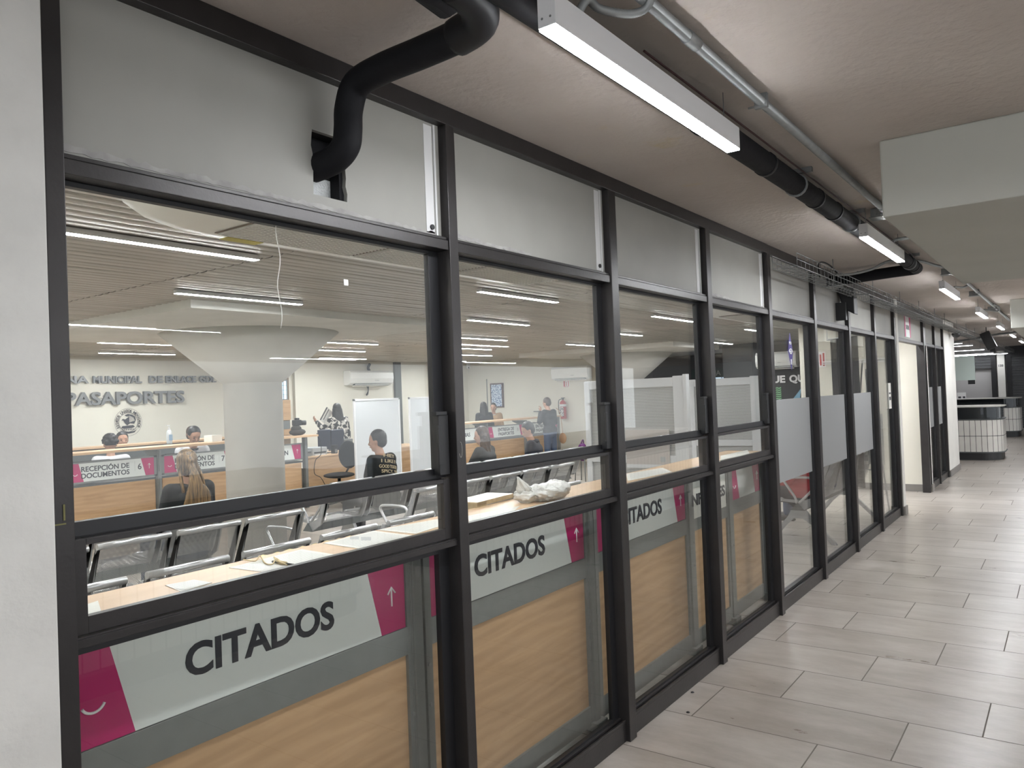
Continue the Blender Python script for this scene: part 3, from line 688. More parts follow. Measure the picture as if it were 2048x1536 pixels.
# ---------------------------------------------------------------- papers and things on the worktop
ZW = 1.1005
def sheet(pts, label, mat=M_paper_txt, z=ZW, name='paper_sheet', marks=None):
    P = [at('z', z, *p) for p in pts]; c = sum(P, Vector())/4
    P = [p-c for p in P]
    e = (P[1]-P[0]); ang = math.atan2(e.y, e.x)
    o = bpy.data.objects.new(name, None)
    bm = MB(); A = [bm.bm.verts.new((p.x, p.y, 0)) for p in P]; B = [bm.bm.verts.new((p.x, p.y, .0012)) for p in P]
    bm.bm.faces.new(A[::-1]); bm.bm.faces.new(B)
    for i in range(4): bm.bm.faces.new((A[i], A[(i+1)%4], B[(i+1)%4], B[i]))
    t = thing(name, label, 'paper', (c.x, c.y, z), group='sheets taped on the worktop')
    bm.build('sheet', M_paper, t)
    # printed block inset
    Q = [p*.86 for p in P]; bm = MB(); bm.quad(*[(q.x, q.y, .0016) for q in Q]); bm.build('print_block', mat, t)
    if marks:
        for (u0, v0, u1, v1) in marks:
            q = [at('z', z, *p) - c for p in ((u0, v1), (u1, v1), (u1, v0), (u0, v0))]
            MB().quad(*[(k.x, k.y, .0021) for k in q]).build('dark_print', M_ltgrey, t)
    return t
sheet([(330, 1171), (362, 1184), (424, 1166), (388, 1160)], 'small printed label on the worktop nearest the pillar', marks=None)
sheet([(458, 1136), (595, 1153), (692, 1113), (603, 1099)], 'large worn notice with a string lying on it')
sheet([(646, 1087), (735, 1100), (838, 1073), (748, 1062)], 'printed notice on the worktop between string and mullion', marks=[(700, 1074, 718, 1080), (722, 1075, 742, 1082)])
sheet([(755, 1060), (832, 1068), (882, 1052), (879, 1038)], 'notice sheet at the right end of the first bay')
sheet([(936, 1032), (940, 1060), (1010, 1038), (1040, 1012)], 'scuffed notice at the left end of the second bay')
sheet([(172, 1210), (172, 1238), (205, 1232), (196, 1202)], 'torn white scrap at the worktop corner by the pillar', M_paper)
sheet([(1252, 948), (1256, 962), (1345, 944), (1325, 936)], 'white notice at the left of the third bay worktop')
sheet([(1375, 940), (1380, 952), (1418, 940), (1420, 928)], 'crumpled notice at the right end of the third bay', M_paper)
sheet([(1441, 912), (1441, 924), (1500, 908), (1495, 900)], 'white notice with a dark pen mark on the fourth bay worktop', M_paper)
# twine with a pen
t = thing('twine', 'loop of beige twine tied to a dark pen on the worn notice', 'string', tuple(at('z', ZW+.003, 560, 1125)))
O = Vector(t.location)
P = [at('z', ZW+.004+.006*((i*7) % 3)/2, *p) for i, p in enumerate(((487, 1119), (510, 1122), (520, 1112), (530, 1126), (545, 1128), (552, 1117), (562, 1124), (548, 1114), (556, 1122), (575, 1130)))]
MB().tube([p-O for p in smoothpath(P, 8)], .0022, 6).build('cord', M_string, t)
a, b = at('z', ZW+.006, 545, 1123)-O, at('z', ZW+.006, 588, 1130)-O
MB().cyl(a, b, .0035, n=8).build('pen', M_black, t)
MB().cap(at('z', ZW+.006, 555, 1124)-O, at('z', ZW+.006, 572, 1127)-O, .006).build('string_wrap', M_string, t)
# crumpled plastic bag
bm = MB(); rb = random.Random(11)
c = Vector((2.95, .34, ZW+.038))
bm.ell((.06, -.02, .0), (.13, .085, .040), 26); bm.ell((-.06, .02, -.005), (.055, .055, .036), 20); bm.cyl((-.07, .02, .015), (-.095, .035, .085), .036, .006, 14); bm.ell((.10, -.03, .012), (.075, .07, .038), 20)
bmesh.ops.subdivide_edges(bm.bm, edges=bm.bm.edges[:], cuts=2, use_grid_fill=True)
from mathutils import noise as _mn
for v in bm.bm.verts:
    q = v.co*26; n = 1-abs(_mn.noise(q))*2.4; n2 = 1-abs(_mn.noise(v.co*60+Vector((3, 1, 2))))*2; v.co += v.co.normalized()*(.017*n+.007*n2-.012); v.co.z = max(v.co.z*(1-.25*abs(_mn.noise(v.co*14))), -.0385)
for f in bm.bm.faces: f.smooth = True
o = bm.build('plastic_bag', M_bag); o.location = c; tag(o, 'crumpled translucent white plastic bag on the worktop', 'bag')
# taped box behind the worktop
t = thing('taped_box', 'long low box wrapped in brown tape standing behind the plastic bag', 'box', (2.82, .56, .93), .10)
MB().box(-.16, .16, -.07, .07, 0, .19).build('carton', M_alu, t, .004); MB().box(-.163, -.08, -.073, .073, -.0, .193).build('tape_wrap', M_tape, t, .003)
MB().box(-.16, .16, -.073, .073, .175, .194).build('tape_strip', M_tape, t)
MB().box(-.2, .2, -.1, .1, -.93, 0).build('stand', M_grey, t)
t = thing('low_shelf', 'small silver shelf with yellow paper hanging over it behind the worktop', 'shelf', (1.86, .66, 0))
MB().box(-.18, -.15, -.10, -.07, 0, 1.0).box(-.18, -.15, .07, .10, 0, 1.0).box(.30, .33, -.10, -.07, 0, 1.0).box(.30, .33, .07, .10, 0, 1.0).box(-.18, .33, -.1, .1, .985, 1.03).build('frame', M_alu, t, .003)
bm = MB(); n = 22
V = [[bm.bm.verts.new((-.14+.44*i/n, y_+.004*math.sin(i*1.3+j), z_+.004*math.sin(i*2.1+j*2))) for i in range(n+1)] for j, (y_, z_) in enumerate(((.08, 1.04), (0, 1.042), (-.10, 1.04), (-.112, 1.01), (-.118, .975), (-.135, .95)))]
for j in range(5):
    for i in range(n): bm.bm.faces.new((V[j][i], V[j][i+1], V[j+1][i+1], V[j+1][i]))
o = bm.build('yellow_paper', M_yellow, t)
o.modifiers.new('s', 'SOLIDIFY').thickness = .001

# ---------------------------------------------------------------- waiting benches
def bench(label, x0, y0, n, pitch=.53, w=.44, arms=(0,), rz=0, legs=None):
    """tandem seat; origin on the floor under the back rail, seats face +y"""
    t = thing('waiting_bench', label, 'bench', (x0, y0, 0), rz, 'perforated steel waiting benches')
    L = pitch*(n-1)+w
    MB().prism([(.24, .33), (.38, .33), (.31, .41)], 'x', -.05, L+.05).build('beam', M_grey_dk, t)
    for k in range(n):
        a = k*pitch
        bm = MB()
        for j in range(8):
            pass
        prof = [(.006, .79), (.03, .70), (.055, .60), (.08, .50), (.11, .435), (.16, .415), (.30, .41), (.44, .425), (.49, .43)]
        V = [[bm.bm.verts.new((a+.012+(w-.024)*i/4, p[0], p[1])) for i in range(5)] for p in prof]
        for p, q in zip(V, V[1:]):
            for i in range(4): bm.bm.faces.new((p[i], p[i+1], q[i+1], q[i])).smooth = True
        st = bm.build('seat', M_perf, t)
        MB().cyl((a, 0, .80), (a+w, 0, .80), .0185, n=16).build('back_rail', M_steel, st)
        MB().cyl((a, .495, .425), (a+w, .495, .425), .018, n=14).build('front_rail', M_steel, st)
        for s in (a+.002, a+w-.014):
            MB().prism([(-.016, .805), (.016, .805), (.075, .56), (.13, .44), (.16, .40), (.30, .395), (.48, .41), (.48, .435), (.30, .425), (.20, .43), (.11, .48), (.09, .56), (.04, .74)], 'x', s, s+.012).build('side_bracket', M_alu, st)
    for a in (legs if legs is not None else (.22, L-.22)):
        lg = MB().prism([(.235, .33), (.385, .33), (.42, .26), (.62, .03), (.64, 0), (.58, 0), (.44, .17), (.36, .245), (.27, .245), (.18, .18), (.03, .03), (.0, 0), (-.05, 0), (-.03, .03), (.19, .25)], 'x', a-.02, a+.02).build('leg_frame', M_alu, t, .004)
        for yy in (-.02, .61): MB().cyl((a, yy, 0), (a, yy, .012), .02).build('foot_pad', M_black, lg)
    for a in arms:
        xa = -.03 if a == 0 else (L+.03 if a == n else a*pitch-.045)
        P = smoothpath([(xa, .30, .40), (xa, .20, .50), (xa, .115, .60), (xa, .12, .64), (xa, .17, .66), (xa, .30, .662), (xa, .41, .655), (xa, .44, .63), (xa, .42, .59), (xa, .34, .47), (xa, .32, .40)], 5)
        MB().tube(P, .0125, 10).build('armrest', M_steel, t)
        MB().prism([(-.012, .80), (.02, .80), (.17, .46), (.32, .40), (.26, .33), (.13, .40)], 'x', xa-.008, xa+.008).build('arm_bracket', M_alu, t, .002)
    return t
bench('steel bench nearest the glazing, its left end behind the first bay', .34, 1.93, 3, arms=(0,), legs=(.25, .9))
bench('steel bench nearest the glazing, under the plastic bag', 1.94, 1.93, 3, arms=(3,))
bench('steel bench nearest the glazing, behind the second bay', 3.55, 1.93, 5, .49, .43, arms=(0,), legs=(.3, 1.9))
bench('second row steel bench seen through the first bay', 1.19, 2.96, 5, .505, .455, arms=(5,), legs=(.5, 2.0))
bench('second row steel bench seen through the second bay', 4.93, 2.96, 5, .525, .48, arms=(0,), legs=(.4, 2.2))
bench('third row steel bench with the long-haired person on it', 2.15, 4.00, 3, .53, .49, arms=(3,), legs=(.4, 1.2))
bench('third row steel bench with the person in the lettered shirt', 5.02, 4.20, 4, .60, .54, arms=(0,), legs=(.5, 1.8))
bench('third row steel bench with two seated people, far right', 7.45, 4.20, 4, .60, .55, arms=(0,), legs=(.5, 1.8))
t = thing('stool', 'low dark stool under the purple backpack', 'stool', (12.15, 5.62, 0)); MB().cyl((0, 0, .40), (0, 0, .43), .12, n=20).build('seat', M_grey_dk, t); [MB().cyl((.09*a, .09*b, .40), (.11*a, .11*b, 0), .01, n=8).build('leg', M_grey_dk, t) for a in (-1, 1) for b in (-1, 1)]
bench('steel bench seen end-on through the film-banded bays', 8.02, .30, 4, .55, .50, arms=(0,), legs=(.0, 1.9))

# ---------------------------------------------------------------- reception counters (back of the room)
def reception(a, b, label, y=7.95, kw=None, group='reception counter units'):
    t = thing('reception_counter', label, 'counter', (a, y, 0), group=group); L = b-a
    MB().box(.05, L-.05, .02, .035, .08, .70).build('wood_panel', M_wood, t)
    MB().box(-.025, .025, -.015, .06, 0, 1.07).box(-.012, .012, -.022, -.012, .02, .72).build('post', M_grey, t, .003)
    MB().prism([(-.03, 1.07), (.35, 1.07), (.35, 1.05), (.05, .93), (.05, .80), (-.03, .80)], 'x', -.015, .015).build('support_arm', M_grey, t)
    MB().box(.03, L-.03, .0, .02, .745, .765).box(.03, L-.03, 0, .02, .985, 1.005).box(.03, .07, 0, .02, .745, 1.005).box(L-.07, L-.03, 0, .02, .745, 1.005).build('sign_frame', M_grey, t, .001)
    if kw: sign(t, .07, L-.07, .765, .985, .002, **kw)
    MB().box(0, L, .05, .75, .70, .725).build('desk_board', M_grey_dk, t)
    MB().box(.2, .65, .18, .21, .80, 1.0).box(.38, .46, .2, .3, .725, .82).build('monitor', M_black, t)
    return t
reception(4.19, 5.38, 'reception counter unit numbered 6, behind the pillar end', kw=dict(two=('RECEPCIÓN DE', 'DOCUMENTOS'), tl=(.80, .885), size=.085, num=('6', .905, .85, .105), bold=.02))
reception(5.38, 6.57, 'reception counter unit numbered 7, partly behind the long hair', kw=dict(two=('RECEPCIÓN DE', 'DOCUMENTOS'), tl=(.80, .885), size=.085, num=('7', .905, .85, .105), bold=.02))
reception(6.57, 7.72, 'reception counter unit right of the white column, lettering cut off', kw=dict(body='INFORMACIÓN', tl=(.18, .84), size=.095, sx=1.02, bold=.02))
reception(11.0, 12.30, 'counter unit numbered 2 under the camera, far right', kw=dict(body='FIRMAS', tl=(.42, .84), size=.11, num=('2', 1.0, .845, .10), bold=.02))
reception(12.30, 13.68, 'counter unit numbered 1 for passport delivery', kw=dict(two=('ENTREGA DE', 'PASAPORTES'), tl=(.95, .885), size=.095, num=('1', 1.07, .86, .09), bold=.02))
reception(13.68, 15.0, 'last counter unit, behind the standing person', kw=dict(two=('ENTREGA DE', 'PASAPORTES'), tl=(.95, .885), size=.095, num=('1', 1.07, .86, .09), bold=.02))
for (a, b, y, lb) in ((4.0, 7.92, 7.85, 'long wood worktop over the left reception counters'), (10.9, 15.0, 7.85, 'long wood worktop over the far right counters')):
    t = thing('worktop', lb, 'worktop', (a, y, 1.09)); MB().box(0, b-a, 0, .42, 0, .03).build('board', M_wood_top, t, .003); MB().box(0, b-a, -.003, 0, .001, .029).build('edge_band', M_edge, t)
t = thing('counter_end_post', 'grey end post of the left reception counters, right of the column', 'post', (7.75, 7.95, 0)); MB().box(-.025, .025, -.015, .06, 0, 1.09).box(-.03, .03, .1, .16, .3, .6).build('post', M_grey, t, .003)
t = thing('counter_end_post', 'grey end post of the far right counters', 'post', (15.02, 7.95, 0)); MB().box(-.02, .02, -.015, .06, 0, 1.09).build('post', M_grey, t, .003)
t = thing('desk', 'wood fronted desk with printers right of the white column', 'desk', (7.85, 8.1, 0)); MB().box(0, 3.0, 0, .03, .05, .74).build('front_panel', M_wood, t); MB().box(0, 3.0, -.01, .75, .74, .765).build('desk_top', M_wood_top, t, .002)
t = thing('back_counter', 'second wood topped counter behind the reception desks', 'counter', (4.6, 9.35, 0)); MB().box(0, 3.2, 0, .35, 1.085, 1.115).build('top_board', M_wood_top, t, .003); MB().box(0, 3.2, .05, .08, .05, 1.085).build('front_panel', M_grey_dk, t)

# desk things
def put(ax, v, px, py): return at(ax, v, px, py)
p = at('y', 8.35, 658, 905)
t = thing('monitor', 'pair of dark screen backs standing on the desk', 'monitor', (p.x, 8.45, .765))
for k, (u0, u1) in enumerate(((636, 661), (661, 688))):
    a = at('y', 8.45, u0, 860); b = at('y', 8.45, u1, 898)
    MB().box(a.x-p.x, b.x-p.x-.01, -.02, .02, b.z-.765, a.z-.765).build('screen_back', pbr('monitor_navy', (.012, .016, .032), .3), t, .006)
MB().box(-.04, .04, .0, .04, 0, .3).box(-.12, .12, -.06, .10, 0, .012).build('stand', M_black, t)
def boxthing(name, label, cat, u0, v0, u1, v1, y, mat, dep=.3, bev=.01, z0=None, face=None):
    a = at('y', y, u0, v0); b = at('y', y, u1, v1); zb = b.z if z0 is None else z0
    t = thing(name, label, cat, ((a.x+b.x)/2, y+dep/2, zb)); w = (b.x-a.x)/2
    MB().box(-w, w, -dep/2, dep/2, 0, a.z-zb).build('body', mat, t, bev)
    if face:
        for (fn, f, mt) in face: MB().box(-w+2*w*f[0], -w+2*w*f[1], -dep/2-.006, -dep/2+.001, (a.z-zb)*f[2], (a.z-zb)*f[3]).build(fn, mt, t, .002)
    return t
boxthing('printer', 'grey printer on the desk under the dark screens', 'printer', 625, 896, 655, 910, 8.2, pbr('printer_grey', (.40, .42, .43), .5), .32, .012, .765, face=[('paper_slot', (.1, .9, .25, .45), M_black), ('tray', (.15, .85, .0, .12), M_lampbody)])
boxthing('label_printer', 'dark grey label printer beside the counter post', 'printer', 606, 903, 624, 915, 8.2, M_grey, .25, .008, .765, face=[('lid', (.1, .9, .6, .9), M_grey_dk)])
boxthing('card_terminal', 'small black device next to the grey printer', 'device', 668, 890, 676, 910, 8.2, M_black, .08, .004, .765, face=[('keypad', (.2, .8, .1, .5), M_grey)])
boxthing('safe', 'dark grey cabinet with a white sticker behind the whiteboard', 'cabinet', 686, 879, 707, 912, 8.9, M_grey_dk, .4, .005, .0, face=[('sticker', (.5, .8, .62, .78), M_paper)])
# camera on a beanbag on the worktop
p = at('y', 8.0, 599, 868)
t = thing('photo_camera', 'black photo camera resting on a dark beanbag at the worktop end', 'camera', (p.x, 8.05, 1.12))
MB().ell((0, 0, .05), (.14, .10, .055), 20).ell((-.02, 0, .10), (.09, .07, .06), 16).build('beanbag', pbr('brown_black_cloth', (.03, .025, .02), .8), t)
MB().box(-.07, .06, -.04, .04, .15, .24).box(-.03, .03, -.03, .03, .24, .27).build('camera_body', M_black, t, .01)
MB().cyl((.05, 0, .19), (.14, -.03, .19), .035, .038, 18).build('lens', M_black, t)
o = MB().tube(smoothpath([(7.93, 7.90, 1.14), (8.0, 7.9, 1.0), (8.04, 7.95, .8), (8.02, 8.06, .70), (8.0, 8.07, .5), (8.12, 8.07, .42), (8.2, 8.07, .30)], 8), .006, 6).build('cable', M_black); tag(center(o), 'thin black cable hanging down the desk front', 'cable')
# sanitizer bottle
p = at('z', 1.12, 339, 888)
t = thing('sanitizer_bottle', 'clear pump bottle of gel on the reception worktop', 'bottle', (p.x, p.y, 1.12))
MB().lathe([(.036, 0), (.038, .02), (.038, .15), (.03, .18), (.014, .20)], n=20).build('bottle_body', pbr('clear_plastic', (.62, .66, .68), .12), t)
MB().box(-.025, .025, -.0395, -.037, .05, .13).build('label_sticker', pbr('blue_label', (.25, .38, .55), .5), t)
MB().lathe([(.014, .20), (.016, .215), (.006, .22), (.006, .25)], n=14).box(-.035, .012, -.008, .008, .25, .262).build('pump', M_white, t)
boxthing('paper_stack', 'white paper lying at the right end of the reception worktop', 'paper', 424, 871, 444, 877, 8.05, M_paper, .2, 0, 1.121)

# ---------------------------------------------------------------- whiteboards
for (u0, u1, y, lb) in ((706, 798, 7.25, 'tall portrait whiteboard on a stand behind the lettered shirt'), (817, 915, 7.25, 'second tall whiteboard, cut by the first mullion')):
    a = at('y', y, u0, 795); b = at('y', y, u1, 795); w = (b.x-a.x)
    t = thing('whiteboard', lb, 'whiteboard', ((a.x+b.x)/2, y, 0)); h = w/2
    MB().box(-h+.02, h-.02, -.008, .008, .12, 1.625).build('panel', M_boardw, t)
    MB().box(-h, -h+.03, -.014, .014, .10, 1.645).box(h-.03, h, -.014, .014, .10, 1.645).box(-h, h, -.014, .014, 1.615, 1.645).box(-h, h, -.014, .014, .10, .13).build('frame', M_lampbody, t, .002)
    MB().box(-h, -h+.03, -.25, .25, 0, .03).box(h-.03, h, -.25, .25, 0, .03).box(-h, -h+.03, -.012, .012, .03, .1).box(h-.03, h, -.012, .012, .03, .1).build('stand_foot', M_alu, t, .002)
# office chair
t = thing('office_chair', 'black office chair beside the tall whiteboard', 'chair', (8.05, 7.55, 0), R(185))
MB().ell((0, 0, .48), (.24, .24, .045), 20).build('seat', M_foam, t)
bm = MB(); bm.ell((-.22, 0, .78), (.04, .21, .22), 20); bm.build('backrest', M_foam, t)
MB().cyl((0, 0, .06), (0, 0, .45), .025).cap((-.1, 0, .44), (-.24, 0, .6), .015).build('post', M_black, t)
bm = MB()
for k in range(5): bm.cap((0, 0, .08), (.27*math.cos(k*2*PI/5), .27*math.sin(k*2*PI/5), .055), .02, .014)
bm.build('base', M_black, t)
for k in range(5): MB().cyl((.27*math.cos(k*2*PI/5), .27*math.sin(k*2*PI/5)-.012, .027), (.27*math.cos(k*2*PI/5), .27*math.sin(k*2*PI/5)+.012, .027), .026).build('caster', M_black, t)

# ---------------------------------------------------------------- wall-mounted things
def wall_ac(label, c, w, h, d, rz):
    t = thing('air_conditioner', label, 'air conditioner', c, rz)   # faces local -y
    prof = [(0, h), (-d*.75, h), (-d*.97, h*.86), (-d, h*.45), (-d*.86, h*.12), (-d*.55, 0), (0, 0)]
    MB().prism(prof, 'x', -w/2, w/2).build('housing', M_acw, t, .012)
    MB().box(-w*.40, w*.42, -d*.90, -d*.55, -.004, .028).build('air_outlet', M_grey_dk, t)
    MB().prism([(-d*.55, -.005), (-d*.92, h*.06), (-d*.92, h*.03), (-d*.55, -.03)], 'x', -w*.40, w*.42).build('flap', M_acw, t)
    MB().box(w*.05, w*.14, -d-.003, -d+.003, h*.30, h*.33).build('badge', M_ltgrey, t)
    return t
a = at('y', 10.85, 702, 742); b = at('y', 10.85, 789, 769)
ac = wall_ac('white wall air conditioner above the tall whiteboards', ((a.x+b.x)/2, 11.1, b.z), b.x-a.x, .32, .24, 0)
o = MB().tube(smoothpath([(12.1, 11.07, 2.30), (12.05, 11.05, 2.36), (12.1, 11.05, 2.45)], 5), .03, 8).build('pipe_stub', M_foam); tag(center(o), 'black pipe stub above the wall air conditioner', 'pipe')
o = MB().tube(smoothpath([(12.0, 11.07, 1.97), (12.03, 11.05, 1.86), (11.97, 11.05, 1.76), (12.02, 11.06, 1.78), (12.05, 11.06, 1.95)], 5), .012, 6).build('cable_loop', M_black); tag(center(o), 'dark cable loop hanging below the air conditioner', 'cable')
wall_ac('white wall air conditioner right of the second mullion', (15.6, 7.85, 1.94), 1.0, .31, .23, -PI/2)
wall_ac('white air conditioner on the charcoal wall, seen through the fifth bay', (15.6, 3.05, 1.96), .80, .32, .22, -PI/2)
o = struct(MB().box(12.88, 13.08, 11.04, 11.1, 0, OC).build('trim_16', M_grey_dk), 'dark grey steel column on the back wall')
o = struct(MB().box(10.0, 10.1, 11.02, 11.1, 0, OC).build('trim_17', M_cream))
# daylight windows and shelf in the back wall opening
def day_window(n, x0, x1, z0, z1, y=11.1, bars=2, rows_=3):
    w = thing('window_%d' % n, 'small daylight window with bars', None, ((x0+x1)/2, y-.02, (z0+z1)/2), kind='structure'); hx, hz = (x1-x0)/2, (z1-z0)/2
    MB().box(-hx, hx, .0, .01, -hz, hz).build('daylight_pane', M_blue_win, w)
    bm = MB().box(-hx-.03, -hx, -.01, .02, -hz-.03, hz+.03).box(hx, hx+.03, -.01, .02, -hz-.03, hz+.03).box(-hx, hx, -.01, .02, hz, hz+.03).box(-hx, hx, -.01, .02, -hz-.03, -hz)
    bm.build('window_frame', M_grey, w)
    bm = MB()
    for i in range(bars): bm.box(-hx+2*hx*(i+1)/(bars+1)-.006, -hx+2*hx*(i+1)/(bars+1)+.006, -.012, -.004, -hz, hz)
    for i in range(rows_): bm.box(-hx, hx, -.012, -.004, -hz+2*hz*(i+1)/(rows_+1)-.004, -hz+2*hz*(i+1)/(rows_+1)+.004)
    bm.build('bars', M_grey_dk, w)
day_window(12, 9.60, 9.83, 1.72, 2.08); day_window(13, 14.22, 14.9, 1.76, 2.10, rows_=5)
struct(MB().box(9.45, 9.90, 11.085, 11.105, 0, 2.22).build('door_1', pbr('niche_shade_brown', (.20, .14, .09), .7)), 'brown slab painted as the shadowed doorway behind the column')  # flat slab on the wall, its dark colour stands for the opening's shade
t = thing('wall_shelf', 'narrow beech shelves in the doorway behind the white column', 'shelf', (9.70, 11.0, 1.0)); MB().box(-.16, .16, 0, .08, .30, .70).box(-.16, .16, 0, .08, .0, .12).build('boards', M_wood, t); MB().box(-.1, .12, -.01, .06, .12, .28).build('files', M_grey, t)
# lettering on the back wall
def wall_text(body, u0, v_base, u1, y, hpx_top, label, name='wall_lettering'):
    a = at('y', y, u0, v_base); b = at('y', y, u1, v_base); return a, b
t = thing('wall_lettering', 'raised steel letters of the passport office name on the back wall', 'sign', (5.0, 11.06, 2.06))
for body, a, b in (('OFICINA', .0, .98), ('MUNICIPAL', 1.05, 1.85), ('DE', 1.98, 2.22), ('ENLACE', 2.28, 2.85), ('GDL', 2.92, 3.25)):
    text_fit('letters', body, a, b, .115, (0, 0, .01), M_ink_soft, t, bold=.028, depth=.022)
t = thing('wall_lettering', 'larger raised steel letters reading PASAPORTES', 'sign', (5.55, 11.06, 1.73))
text_fit('letters', 'PASAPORTES', .06, 2.06, .205, (0, 0, -.01), M_ink_soft, t, bold=.026, depth=.028)
# round seal, generic bird emblem
t = thing('wall_seal', 'round dark national seal printed under the steel letters', 'emblem', (6.62, 11.09, 1.41))
bm = MB()
def ringp(r0, r1, n=48):
    A = [bm.bm.verts.new((r0*math.cos(2*PI*i/n), 0, r0*math.sin(2*PI*i/n))) for i in range(n)]; B = [bm.bm.verts.new((r1*math.cos(2*PI*i/n), 0, r1*math.sin(2*PI*i/n))) for i in range(n)]
    for i in range(n): bm.bm.faces.new((A[i], A[(i+1)%n], B[(i+1)%n], B[i]))
ringp(.155, .162); ringp(.228, .232)
bm.build('rings', M_ink, t)
s = 'ESTADOS UNIDOS MEXICANOS'
for i, ch in enumerate(s):
    a = R(205) - R(230)*i/(len(s)-1)
    if ch != ' ': text('seal_letter', ch, .062, (.170*math.cos(a), -.001, .170*math.sin(a)), M_ink, t, rot=(PI/2, -(a-PI/2), 0), bold=.02, align='CENTER')
bm = MB()
wing = [(-.02, -.05), (.03, -.02), (.10, -.03), (.13, .03), (.12, .09), (.07, .125), (.0, .14), (-.06, .12), (-.03, .10), (.02, .095), (-.02, .07), (-.05, .05), (-.09, .06), (-.115, .035), (-.085, .035), (-.07, .01), (-.05, -.02)]
bm.prism(wing, 'y', 0, .002)
bm.prism([(-.10, -.06), (.08, -.05), (.11, -.08), (.06, -.10), (-.07, -.105), (-.12, -.09)], 'y', 0, .002)
for k in range(7): bm.prism([(-.10+.03*k, -.11), (-.085+.03*k, -.11), (-.088+.03*k, -.135), (-.098+.03*k, -.135)], 'y', 0, .002)
bm.prism([(-.14, -.12), (-.10, -.15), (0, -.165), (.10, -.15), (.14, -.12), (.10, -.175), (0, -.19), (-.10, -.175)], 'y', 0, .002)
bm.build('bird_figure', M_ink, t)
bm = MB()
for k in range(6): bm.prism([(.02+.016*k, .0+.004*k), (.03+.016*k, .0+.004*k), (.025+.012*k, .11-.006*k), (.02+.012*k, .11-.006*k)], 'y', -.001, -.0002)
bm.build('feather_lines', M_cream, t)

# right wall: screen, extinguisher, signs, camera
t = thing('wall_screen', 'portrait wall screen showing blue and white dots, far right', 'screen', (15.6, 10.13, 1.33), -PI/2)
MB().box(-.20, .20, -.05, 0, 0, .62).build('bezel', pbr('dark_red_frame', (.06, .01, .01), .4), t, .004)
MB().box(-.165, .165, -.054, -.05, .035, .585).build('picture', mat_pattern('screen_picture', (.10, .18, .38), (.70, .78, .88), 42, .48), t)
MB().box(-.33, -.322, -.03, 0, -.6, .74).build('side_rail', M_galv, t)
def extinguisher(x, y, z):
    t = thing('fire_extinguisher', 'red fire extinguisher hung on the cream wall', 'fire extinguisher', (x, y, z))
    MB().lathe([(.07, 0), (.078, .01), (.078, .36), (.06, .41), (.025, .435), (.022, .45)], n=24).build('cylinder', M_red, t)
    MB().box(-.0795, -.03, -.05, .05, .06, .28).build('label_sheet', mat_pattern('extinguisher_label', (.05, .04, .05), (.75, .72, .70), 40, .47), t)
    MB().lathe([(.079, .29), (.079, .35)], n=24).build('white_band', M_white, t)
    MB().box(-.02, .02, -.015, .015, .45, .49).box(-.03, .02, -.05, .03, .49, .505).build('valve', M_black, t)
    MB().tube(smoothpath([(-.02, .02, .475), (-.05, .08, .44), (-.05, .095, .30), (-.04, .09, .12)], 6), .010, 8).build('hose', M_black, t)
    MB().box(.06, .10, -.02, .02, .1, .4).build('bracket', M_black, t)
    return t
extinguisher(15.50, 8.12, 1.02)
t = thing('fire_sign', 'small red and white extinguisher sign on the cream wall', 'sign', (15.595, 8.07, 1.77)); MB().box(-.004, .004, -.085, .085, 0, .165).build('plate', M_white, t)
MB().box(-.0055, -.004, -.075, -.055, .02, .145).box(-.0055, -.004, -.02, 0.0, .03, .13).box(-.0055, -.004, .025, .07, .02, .145).box(-.0055, -.004, -.075, .075, .148, .158).box(-.0055, -.004, -.075, .075, .006, .016).build('pictogram', M_red, t)
t = thing('security_camera', 'small round ceiling camera in the far corner', 'camera', (15.35, 10.85, 2.38)); MB().cyl((0, 0, .02), (0, 0, .12), .05).ell((0, 0, .02), (.05, .05, .05)).build('dome', M_white, t); MB().ell((-.03, -.03, .0), (.022, .022, .022)).build('lens', M_black, t)
t = thing('wall_plate', 'dark rail end on the cream wall behind the standing person', 'plate', (15.59, 8.9, 1.20)); MB().box(-.06, 0, -.10, .10, 0, .02).build('bar', M_grey_dk, t)
t = thing('backpack', 'purple backpack on the far bench beside the translucent screen', 'backpack', (12.15, 5.62, .43))
MB().ell((0, 0, .10), (.10, .09, .17), 18).build('pack', M_purple, t); MB().tube(smoothpath([(-.04, 0, .26), (0, -.02, .32), (.05, 0, .26)], 5), .012, 8).build('handle', M_purple, t); MB().box(-.07, .07, -.10, -.07, .0, .12).build('pocket', M_purple, t, .01)

# charcoal wall lettering and graphics
t = thing('wall_lettering', 'white lettering of a slogan on the charcoal wall', 'sign', (15.585, 4.05, 1.66), -PI/2)
for body, a, b in (('MUNDO', .05, .635), ('QUE', .68, 1.12), ('QUE', 1.20, 1.60)):
    text_fit('letters', body, a, b, .14, (0, 0, .01), M_white, t, bold=.04)
t = thing('wall_graphic', 'green zigzag bookmark shape painted below the slogan', 'graphic', (15.585, 3.12, 1.28), -PI/2)
bm = MB()
for k in range(6):
    z = .05+.042*k
    for i in range(5): bm.quad((-.10+.04*i, 0, z+(.015 if i % 2 else 0)), (-.06+.04*i, 0, z+(0 if i % 2 else .015)), (-.06+.04*i, 0, z+.024+(0 if i % 2 else .015)), (-.10+.04*i, 0, z+.024+(.015 if i % 2 else 0)))
bm.build('zigzag', pbr('leaf_green', (.25, .52, .28), .6), t)
t = thing('wall_graphic', 'pale blue triangle painted at the end of the slogan', 'graphic', (15.585, 2.72, 1.33), -PI/2); MB().prism([(-.08, .0), (.06, .02), (.10, .22)], 'y', -.002, 0).build('triangle', pbr('sky_blue', (.25, .50, .68), .6), t)
